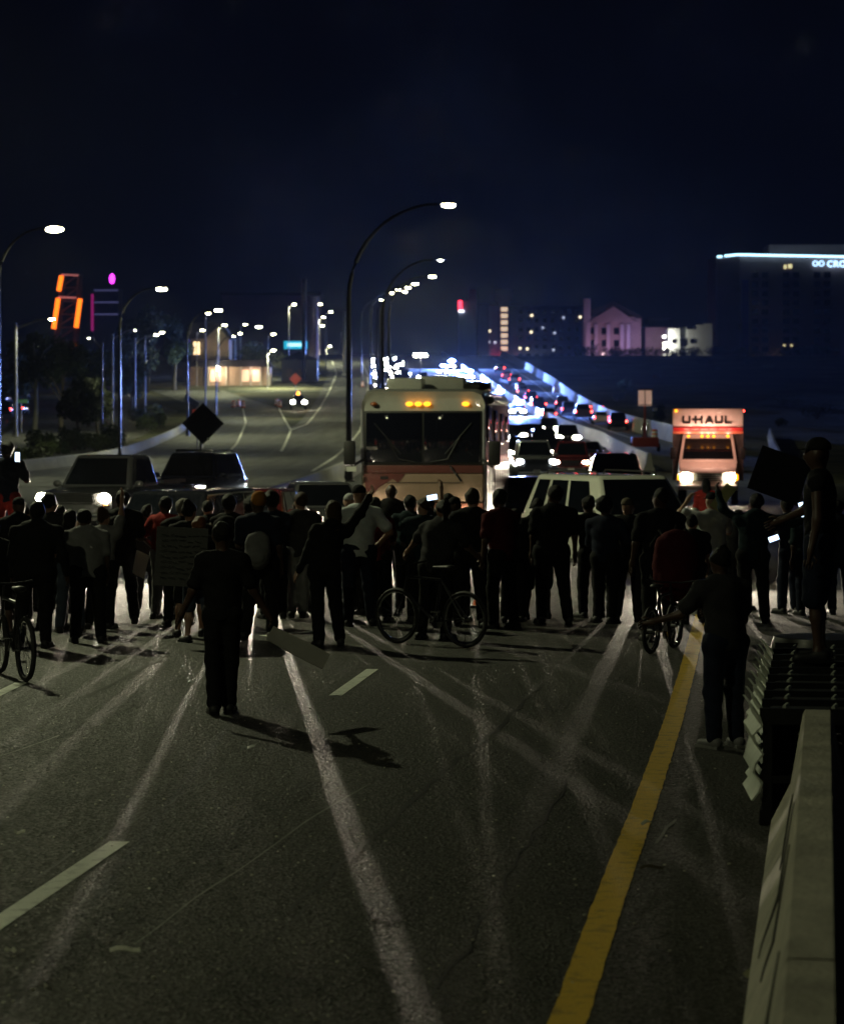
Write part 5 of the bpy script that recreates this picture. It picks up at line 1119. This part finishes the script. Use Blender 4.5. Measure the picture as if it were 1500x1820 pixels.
def phone(px, py, d, label, rot=(0, 0, 0), lit=True, big=1.0):
    t = thing('phone', label, 'phone', pt(px, py, d), 0); t.rotation_euler = rot
    mb = MB(); mb.box((0, 0, 0), (.078*big, .009, .155*big)); mb.build('case', phb, t, bevel=.004)
    mb = MB(); mb.box((0, -.006, 0), (.068*big, .003, .135*big)); mb.build('screen', scr if lit else phb, t)
    return t
def board(px, py, d, w, h, rot, label, mat, name='placard', marks=None):
    t = thing(name, label, 'sign', pt(px, py, d), 0); t.rotation_euler = tuple(R(a) for a in rot)
    mb = MB(); n = 7; bend = .012; v = []; f = []
    for j in range(n):
        for i in range(n): v.append(((i/(n-1)-.5)*w, bend*math.sin(3*i/(n-1)+2*j/(n-1)), (j/(n-1)-.5)*h))
    m = len(v); v += [(x, y+.006, z) for x, y, z in v]
    for j in range(n-1):
        for i in range(n-1):
            a = j*n+i; f += [(a, a+1, a+n+1, a+n), (m+a+n, m+a+n+1, m+a+1, m+a)]
    edge = [i for i in range(n)]+[j*n+n-1 for j in range(1, n)]+[(n-1)*n+i for i in range(n-2, -1, -1)]+[j*n for j in range(n-2, 0, -1)]
    for a, b in zip(edge, edge[1:]+edge[:1]): f.append((a, m+a, m+b, b))
    mb._add(v, f); mb.build('sheet', mat, t)
    if marks:
        rnd = random.Random(int(px)); mk = MB()
        for r_ in range(marks):
            z = h*(.36-.72*r_/max(1, marks-1)); x = -w*.4
            while x < w*.4:
                ln = rnd.uniform(.03, .09)*w/.6; mk.tube([(x, -.018, z+rnd.uniform(-.01,.01)), (x+ln, -.018, z+rnd.uniform(-.02,.02))], .004, 4); x += ln*1.3
        mk.build('scribble', M('marker_ink', (.03,.03,.03), .7), t)
    return t
P = person
D_ = lambda fy: dist_row(fy)
# --- people, left to right (column, distance from feet row, head row, look)
P(12, 38.2, 785, 'person in a numbered jersey and red shorts standing on the concrete block filming', 5, 'phone', 'phone', 'navy', 'short', 'red', True, skin=1, z0=.68, feet=(.16,.16))
phone(31, 812, 37.8, 'lit phone held up by the person on the concrete block')
P(-2, D_(1135), 960, 'person at the edge straddling a bicycle in the crowd', 20, 'bar', 'bar', 'black', 'short', 'black', True, skin=1, feet=(.2,.18))
P(30, D_(1110), 885, 'person in a dark cap behind the big dark figure at the edge', 10, 'down', 'fold', 'black', 'long', 'black', cap='black')
P(62, D_(1152), 893, 'broad person in black with a bag hanging at the hip, near the bicycle wheel', -5, 'down', 'loose', 'black', 'long', 'black', build=1.28, skin=1)
P(91, D_(1118), 878, 'person with light rimmed face turned sideways between the pickup headlights', -40, 'fold', 'phone', 'char', 'short', 'black', skin=0, headyaw=-30)
P(127, D_(1125), 908, 'long haired person in black next to the grey shirt', 0, 'fold', 'fold', 'black', 'short', 'denim', hs='long', skin=0)
P(156, D_(1143), 905, 'person in a loose grey shirt and black trousers seen from behind', 6, 'fold', 'down', 'grey', 'short', 'black', build=1.12, hs='short', skin=1, feet=(.12,.16))
P(180, D_(1118), 905, 'person raising a fist in front of the pickup truck', 0, 'down', 'up', 'grey', 'short', 'black', hs='bun', hair='brown', skin=0)
P(215, D_(1108), 887, 'tall person in black with a small backpack and long straight legs', 0, 'fold', 'fold', 'black', 'short', 'black', skin=1, feet=(.15,.17), H=1.78)
backpack(209, D_(1108), 1.02, 'small black backpack on the tall person in black', 'black', .95)
board(250, 1003, D_(1108)-.1, .26, .32, (0, 20, 60), 'bright white paper catching headlight beside the tall person', M('white_paper', (.8,.8,.76), .8, var=.03), 'paper_sheet')
P(290, D_(1100), 882, 'person in a red t-shirt and grey jeans standing sideways', -25, 'hip', 'fold', 'red', 'short', 'grey', skin=1, headyaw=20, feet=(.09,.07))
P(318, D_(1112), 888, 'grey haired person behind the grey placard', 0, 'fold', 'fold', 'black', 'short', 'black', hair='grey', skin=2)
P(340, D_(1132), 893, 'bare legged person with bun hair holding the grey placard', 10, 'fold', 'fold', 'black', 'short', 'black', True, hs='bun', skin=0)
P(354, D_(1142), 920, 'shorter fair haired person in shorts at the edge of the grey placard', 15, 'fold', 'down', 'char', 'short', 'denim', True, hair='ginger', hs='short', skin=2, feet=(.11,.12))
board(322, 990, D_(1145)-.1, .62, .72, (4, 3, 8), 'large grey placard with scribbled writing held among the crowd', M('grey_card', (.12,.12,.12), .9, var=.12, bump=.3, bscale=40), 'placard', 9)
P(407, D_(1112), 880, 'person in a black vest with a round black backpack behind the walking person', 5, 'hip', 'down', 'black', 'none', 'black', skin=1)
backpack(405, D_(1112), .95, 'round black backpack behind the head of the walking person', 'black', 1.15)
P(465, D_(1137), 876, 'person in an orange beanie and black shirt carrying a grey bag', 0, 'fold', 'down', 'navy', 'short', 'black', cap='beanie_orange', skin=1, stride=.1, feet=(.16,.12), build=1.1)
backpack(460, D_(1137), .92, 'grey cloth bag slung on the back below the orange beanie', 'grey', .95)
P(488, D_(1100), 876, 'curly haired person beside the orange beanie', 10, 'down', 'phone', 'navy', 'short', 'black', hs='afro', skin=1)
P(530, D_(1098), 876, 'person in grey trousers standing before the sedan', 0, 'fold', 'fold', 'char', 'short', 'grey', skin=2, feet=(.07,.07), hair='brown')
P(576, D_(1150), 890, 'person striding with legs apart and one arm stretched high', 15, 'lowout', ((.55,.25,.65),(.5,.2,.8)), 'black', 'long', 'black', hair='brown', hs='long', skin=2, feet=(.10,.18), stride=.10, lean=(.12, 0), H=1.74)
P(617, D_(1088), 878, 'person in a knit cap behind the striding person', 0, 'down', 'down', 'char', 'short', 'black', cap='lgrey', skin=2)
P(637, D_(1113), 863, 'capped person in a white t-shirt with light rimmed profile', 8, 'down', 'hip', 'white', 'short', 'navy', cap='black', headyaw=-55, skin=0, build=1.05)
P(672, D_(1105), 885, 'long haired person in black left of the bicycle front wheel', 0, 'fold', 'fold', 'dred', 'short', 'black', hs='long', skin=0)
P(692, D_(1060), 860, 'broad shouldered person in dark jacket right in front of the motorhome', 0, 'down', 'down', 'black', 'long', 'black', skin=1, hs='bald', build=1.15)
P(726, D_(1090), 881, 'person in dark green shirt left of the raised phone', 0, 'fold', 'fold', 'teal', 'short', 'black', skin=1)
P(745, D_(1108), 886, 'person lifting a phone overhead in both hands', 10, 'fold', ((.25,.3,.8),(.0,.3,.95)), 'teal', 'short', 'black', skin=2, hair='brown')
phone(768, 884, D_(1108)-.1, 'lit phone raised in front of the motorhome fascia', (0, R(80), 0))
P(776, D_(1138), 890, 'person astride the bicycle with one arm down to the handlebar', -35, ((.75,.35,-.65),(.75,.45,-.55)), 'bar', 'char', 'short', 'black', hs='pony', skin=0, feet=(.2,.14), lean=(.0,.12), build=1.15)
P(792, D_(1095), 882, 'person with bushy hair between the raised phone and the tall head', 0, 'down', 'phone', 'navy', 'short', 'black', hs='afro', skin=1)
P(812, D_(1105), 884, 'person in a backwards cap next to the cyclist', -20, 'fold', 'down', 'black', 'short', 'black', cap='black', skin=1)
P(836, D_(1112), 870, 'tall person with light rimmed hair before the motorhome indicator', 0, 'down', 'fold', 'black', 'long', 'black', hs='short', hair='brown', skin=2, build=1.15, feet=(.14,.15))
P(893, D_(1118), 870, 'person in dark red turned sideways beside the glaring headlight', 35, 'down', 'fold', 'dred', 'short', 'black', hs='short', skin=1, headyaw=20, build=1.1)
P(915, D_(1106), 905, 'shorter person in black half hidden by the one in dark red', 0, 'fold', 'fold', 'black', 'short', 'black', skin=1)
P(957, D_(1100), 886, 'shorter person beside the tall broad one at the white vehicle', 0, 'down', 'fold', 'black', 'short', 'green', True, skin=1)
P(980, D_(1110), 864, 'tall broad person in black, darkest before the white vehicle', 0, 'down', 'down', 'black', 'short', 'black', skin=1, build=1.2, feet=(.13,.15))
P(1050, D_(1098), 882, 'person holding a camera up beside the white door pillar', 20, 'phone', 'phone', 'black', 'short', 'black', skin=1, feet=(.12,.12))
P(1076, D_(1108), 886, 'person with bushy hair turning towards the camera holder', -25, 'fold', 'hip', 'navy', 'long', 'black', hs='afro', skin=1, feet=(.16,.1))
P(1118, D_(1104), 886, 'person in a pale knit cap and black shirt with hand in pocket', -15, 'fold', 'hip', 'black', 'short', 'char', cap='khaki', skin=0, headyaw=-30, build=1.1)
P(1172, D_(1140), 868, 'tall person in black standing over a bicycle with a big red pack', 0, 'loose', 'bar', 'black', 'short', 'black', skin=1, build=1.15, hs='short', feet=(.15,.14))
backpack(1198, D_(1146), .62, 'big dark red bag hanging at the side of the standing cyclist', 'dred', 1.75, 10, .28)
P(1268, D_(1092), 876, 'person in a light grey t-shirt with both elbows raised to film', 0, 'head', 'phone', 'lgrey', 'short', 'black', cap='black', skin=2, feet=(.24,.2), shoe='w')
board(1285, 884, D_(1092)-.35, .16, .40, (0, 38, 0), 'notched pale yellow paper strip raised above the grey t-shirt', M('yellow_paper', (.55,.55,.25), .8), 'paper_strip')
P(1338, D_(1108), 878, 'person in black with arms spread wide under the big dark placard', 5, 'sideup', 'sideout', 'teal', 'long', 'black', skin=1, build=1.15, feet=(.1,.13))
board(1386, 845, D_(1108)+.4, .72, .62, (0, 20, -8), 'big black placard held up high seen from behind', M('black_card', (.012,.012,.013), .9), 'placard')
phone(1375, 957, D_(1108)-.3, 'small lit phone in the hand of the person with spread arms', (0, R(70), 0))
P(1258, 52, 833, 'person in a hooded red top in front of the box truck grille', 0, 'down', 'down', 'red', 'long', 'black', hs='long', skin=1, H=1.6)
P(1405, D_(1090), 884, 'person in dark blue behind the crash cushion with a glowing phone', 20, 'phone', 'phone', 'navy', 'long', 'navy', skin=1)
phone(1428, 905, D_(1090)-.5, 'bright glowing phone screen beside the capped person', (0, R(-15), 0), True, 1.5)
P(1490, D_(1092), 890, 'person in dark clothes at the picture edge behind the capped person', 0, 'down', 'fold', 'navy', 'short', 'navy', skin=1, build=1.2)
P(1436, D_(1094), 902, 'person in a long dark skirt behind the legs of the capped person', 10, 'down', 'down', 'teal', 'short', 'navy', skin=1)
P(1457, 20.4, 795, 'capped person in a dark vest standing on the crash cushion facing sideways', 75, 'loose', 'reach', 'black', 'none', 'navy', True, cap='black', skin=1, z0=.785, feet=(.10,.10), H=1.76, shoe='b', fix=True)
P(1290, D_(1330), 972, 'person in dark jeans and trainers leaning with one hand out beside the yellow line', 25, ((.55,.35,-.8),(.75,.5,-.25)), 'fold', 'char', 'short', 'navy', hs='short', skin=1, lean=(-.02,.10), feet=(.12,.11), shoe='w', build=1.05, H=1.64, fix=True)
P(395, D_(1270), 938, 'person in black walking ahead of the crowd with a board in one hand', 4, 'lowout', ((.42,.1,-1),(.5,.15,-.85)), 'black', 'short', 'black', hs='short', skin=1, feet=(.07,.06), stride=.06, H=1.76, build=.88, fix=True, group='people in the crowd')
board(530, 1150, D_(1270)-.15, .58, .2, (-50, 28, 0), 'long narrow grey board hanging from the hand of the walking person', M('card_back', (.3,.29,.26), .9, var=.1), 'placard')

FILL = [(45,1085,898,'char'),(75,1098,890,'black'),(110,1090,900,'black'),(142,1085,896,'navy'),(236,1082,893,'black'),(262,1090,900,'char'),(375,1088,890,'black'),(430,1092,893,'navy'),(447,1080,888,'black'),(508,1085,884,'black'),(534,1088,888,'dred'),(600,1078,892,'char'),(655,1092,893,'black'),(708,1080,882,'black'),(760,1085,885,'navy'),(858,1090,884,'black'),(876,1100,893,'black'),(937,1085,890,'black'),(1005,1090,886,'black'),(1028,1085,893,'dred'),(1098,1088,892,'black'),(1145,1085,884,'black'),(1215,1095,905,'black'),(1310,1085,905,'black'),(1232,1108,955,'black')]  # filler people; the one left of the strider is added to block a beam
hs_ = ['short','afro','long','short','pony','bun','short']
wherefill = ['behind the big dark figure at the edge','between the headlight rimmed face and the big figure','behind the long haired person','behind the grey shirt','right of the tall backpack wearer','left of the red t-shirt','behind the round backpack','left of the orange beanie','just behind the orange beanie','right of the curly haired person','left of the striding person, added to block a headlight beam','behind the striding person','right of the white t-shirt','left of the dark green shirt','behind the raised phone','right of the tall rimmed head','left of the dark red shirt','left of the shorter green shorts','right of the tallest broad back','left of the camera holder','left of the pale knit cap','left of the tall cyclist','left of the light grey t-shirt','right of the light grey t-shirt','in front of the light grey t-shirt, crouched']
for i, (x_, fy_, hy_, c_) in enumerate(FILL):
    if i in (1, 4, 7, 9, 11, 13, 15, 16, 17, 18, 19, 20, 21, 22, 3): continue
    P(x_, D_(fy_), hy_, 'person in dark clothes '+wherefill[i], (i*37) % 50-25, ['fold','down','phone','hip'][i % 4], ['down','fold','fold','down'][(i//2) % 4], c_, 'long' if i % 3 else 'short', ['black','navy','char'][i % 3], hs=hs_[i % 7], skin=(i*5) % 3, build=1.0+.05*(i % 4), hair=['black','brown','black'][i % 3])

# ------------------------------------------------------------------ bicycles, cone
def bicycle(loc, rz, label, sc=1.0):
    t = thing('bicycle', label, 'bicycle', loc, rz); r = .34*sc; fr = M('bike_frame', (.03,.03,.035), .3, .6)
    for y in (-.52*sc, .52*sc):
        mb = MB()
        mb.lathe([(r-.045,-.02),(r-.02,-.028),(r,0),(r-.02,.028),(r-.045,.02)], 'x', 32, close=True); wo_ = mb.build('wheel', tyre_m, t, (0, y, r))
        mb = MB(); mb.lathe([(r-.06,-.012),(r-.043,-.014),(r-.043,.014),(r-.06,.012)], 'x', 32, close=True); mb.lathe([(.025,-.04),(.025,.04)], 'x', 10)
        for k in range(16):
            a = 2*math.pi*k/16; mb.tube([(.02*(-1)**k, .02*math.cos(a+.5), .02*math.sin(a+.5)), (0, (r-.05)*math.cos(a), (r-.05)*math.sin(a))], .0022, 3)
        mb.build('rim', chrome, wo_)
    bb = (0, -.06*sc, .29*sc); st = (0, -.16*sc, .80*sc); hd = (0, .36*sc, .82*sc); hl = (0, .40*sc, .64*sc); rx = (0, -.52*sc, r); fx = (0, .52*sc, r)
    mb = MB()
    for a, b in ((bb, st), (st, hd), (bb, hl), (hd, hl)): mb.tube([a, b], .018, 8)
    for sx in (-.05, .05): mb.tube([bb, (sx, rx[1], rx[2])], .011, 6); mb.tube([st, (sx, rx[1], rx[2])], .010, 6); mb.tube([hl, (sx, fx[1], fx[2])], .013, 6)
    mb.build('frame', fr, t)
    mb = MB(); mb.tube([st, (0, -.19*sc, .92*sc)], .013, 6); mb.build('seat_post', fr, t)
    V, Q = surf([('c', (0, -.30*sc, .95*sc), (0, -.06*sc, .95*sc), .07, .03)], .018, .02); V[:, 2] = .95*sc+(V[:, 2]-.95*sc)*.5; obj('saddle', to_mesh('saddle', V, Q), trimb, t)
    mb = MB(); mb.tube([hd, (0, .34*sc, .95*sc)], .014, 6); mb.tube([(-.3, .30*sc, 1.0*sc), (-.12, .36*sc, .97*sc), (.12, .36*sc, .97*sc), (.3, .30*sc, 1.0*sc)], .012, 6); mb.build('handlebar', fr, t)
    mb = MB(); mb.lathe([(.09,.04),(.09,.05)], 'x', 16, bb); mb.tube([(.06, bb[1], bb[2]), (.06, bb[1]+.1, bb[2]-.13)], .01, 5); mb.tube([(-.06, bb[1], bb[2]), (-.06, bb[1]-.1, bb[2]+.13)], .01, 5); mb.box((.11, bb[1]+.1, bb[2]-.13), (.09, .08, .02)); mb.box((-.11, bb[1]-.1, bb[2]+.13), (.09, .08, .02)); mb.build('crank', chrome, t)
    return t
b1 = gp(706, D_(1143)); b2 = gp(826, D_(1152)); c = (b1+b2)/2; c.z = 0
bicycle(c, R(52), 'bicycle between the legs of the rider at the centre of the crowd')
bicycle(gp(22, D_(1205)), R(24), 'bicycle with its rear wheel at the picture edge')
bicycle(gp(1178, D_(1158)), R(-24), 'bicycle under the tall person with the dark red bag', .82)
cn = thing('traffic_cone', 'orange traffic cone with white band between legs in the crowd', 'traffic cone', gp(860, D_(1080)), 0)
mb = MB(); mb.box((0, 0, .02), (.4, .4, .04)); mb.build('base', trimb, cn, bevel=.01)
for i, (z0_, z1_, r0, r1, m) in enumerate([(.04,.36,.16,.10,ornp),(.36,.52,.099,.07,whp),(.52,.74,.069,.03,ornp)]):
    mb = MB(); mb.lathe([(r0, z0_), (r1, z1_)], 'z', 16); mb.build(['body', 'stripe', 'tip'][i], m, cn)

# ------------------------------------------------------------------ haze
HAZE = .00008
hz = MB(); hz.box((0, 590, 32), (1600, 1300, 68)); ho = hz.build('haze', None, fix=True, smooth=False)
hm_ = bpy.data.materials.new('haze_air'); hm_.use_nodes = True; n_ = hm_.node_tree.nodes; n_.clear()
out = n_.new('ShaderNodeOutputMaterial'); pv = n_.new('ShaderNodeVolumePrincipled'); pv.inputs['Color'].default_value = (.85, .9, 1, 1); pv.inputs['Density'].default_value = HAZE; pv.inputs['Anisotropy'].default_value = .35
hm_.node_tree.links.new(pv.outputs[0], out.inputs['Volume']); ho.data.materials.append(hm_); tag(ho, kind='stuff')
hm_.cycles.homogeneous_volume = True
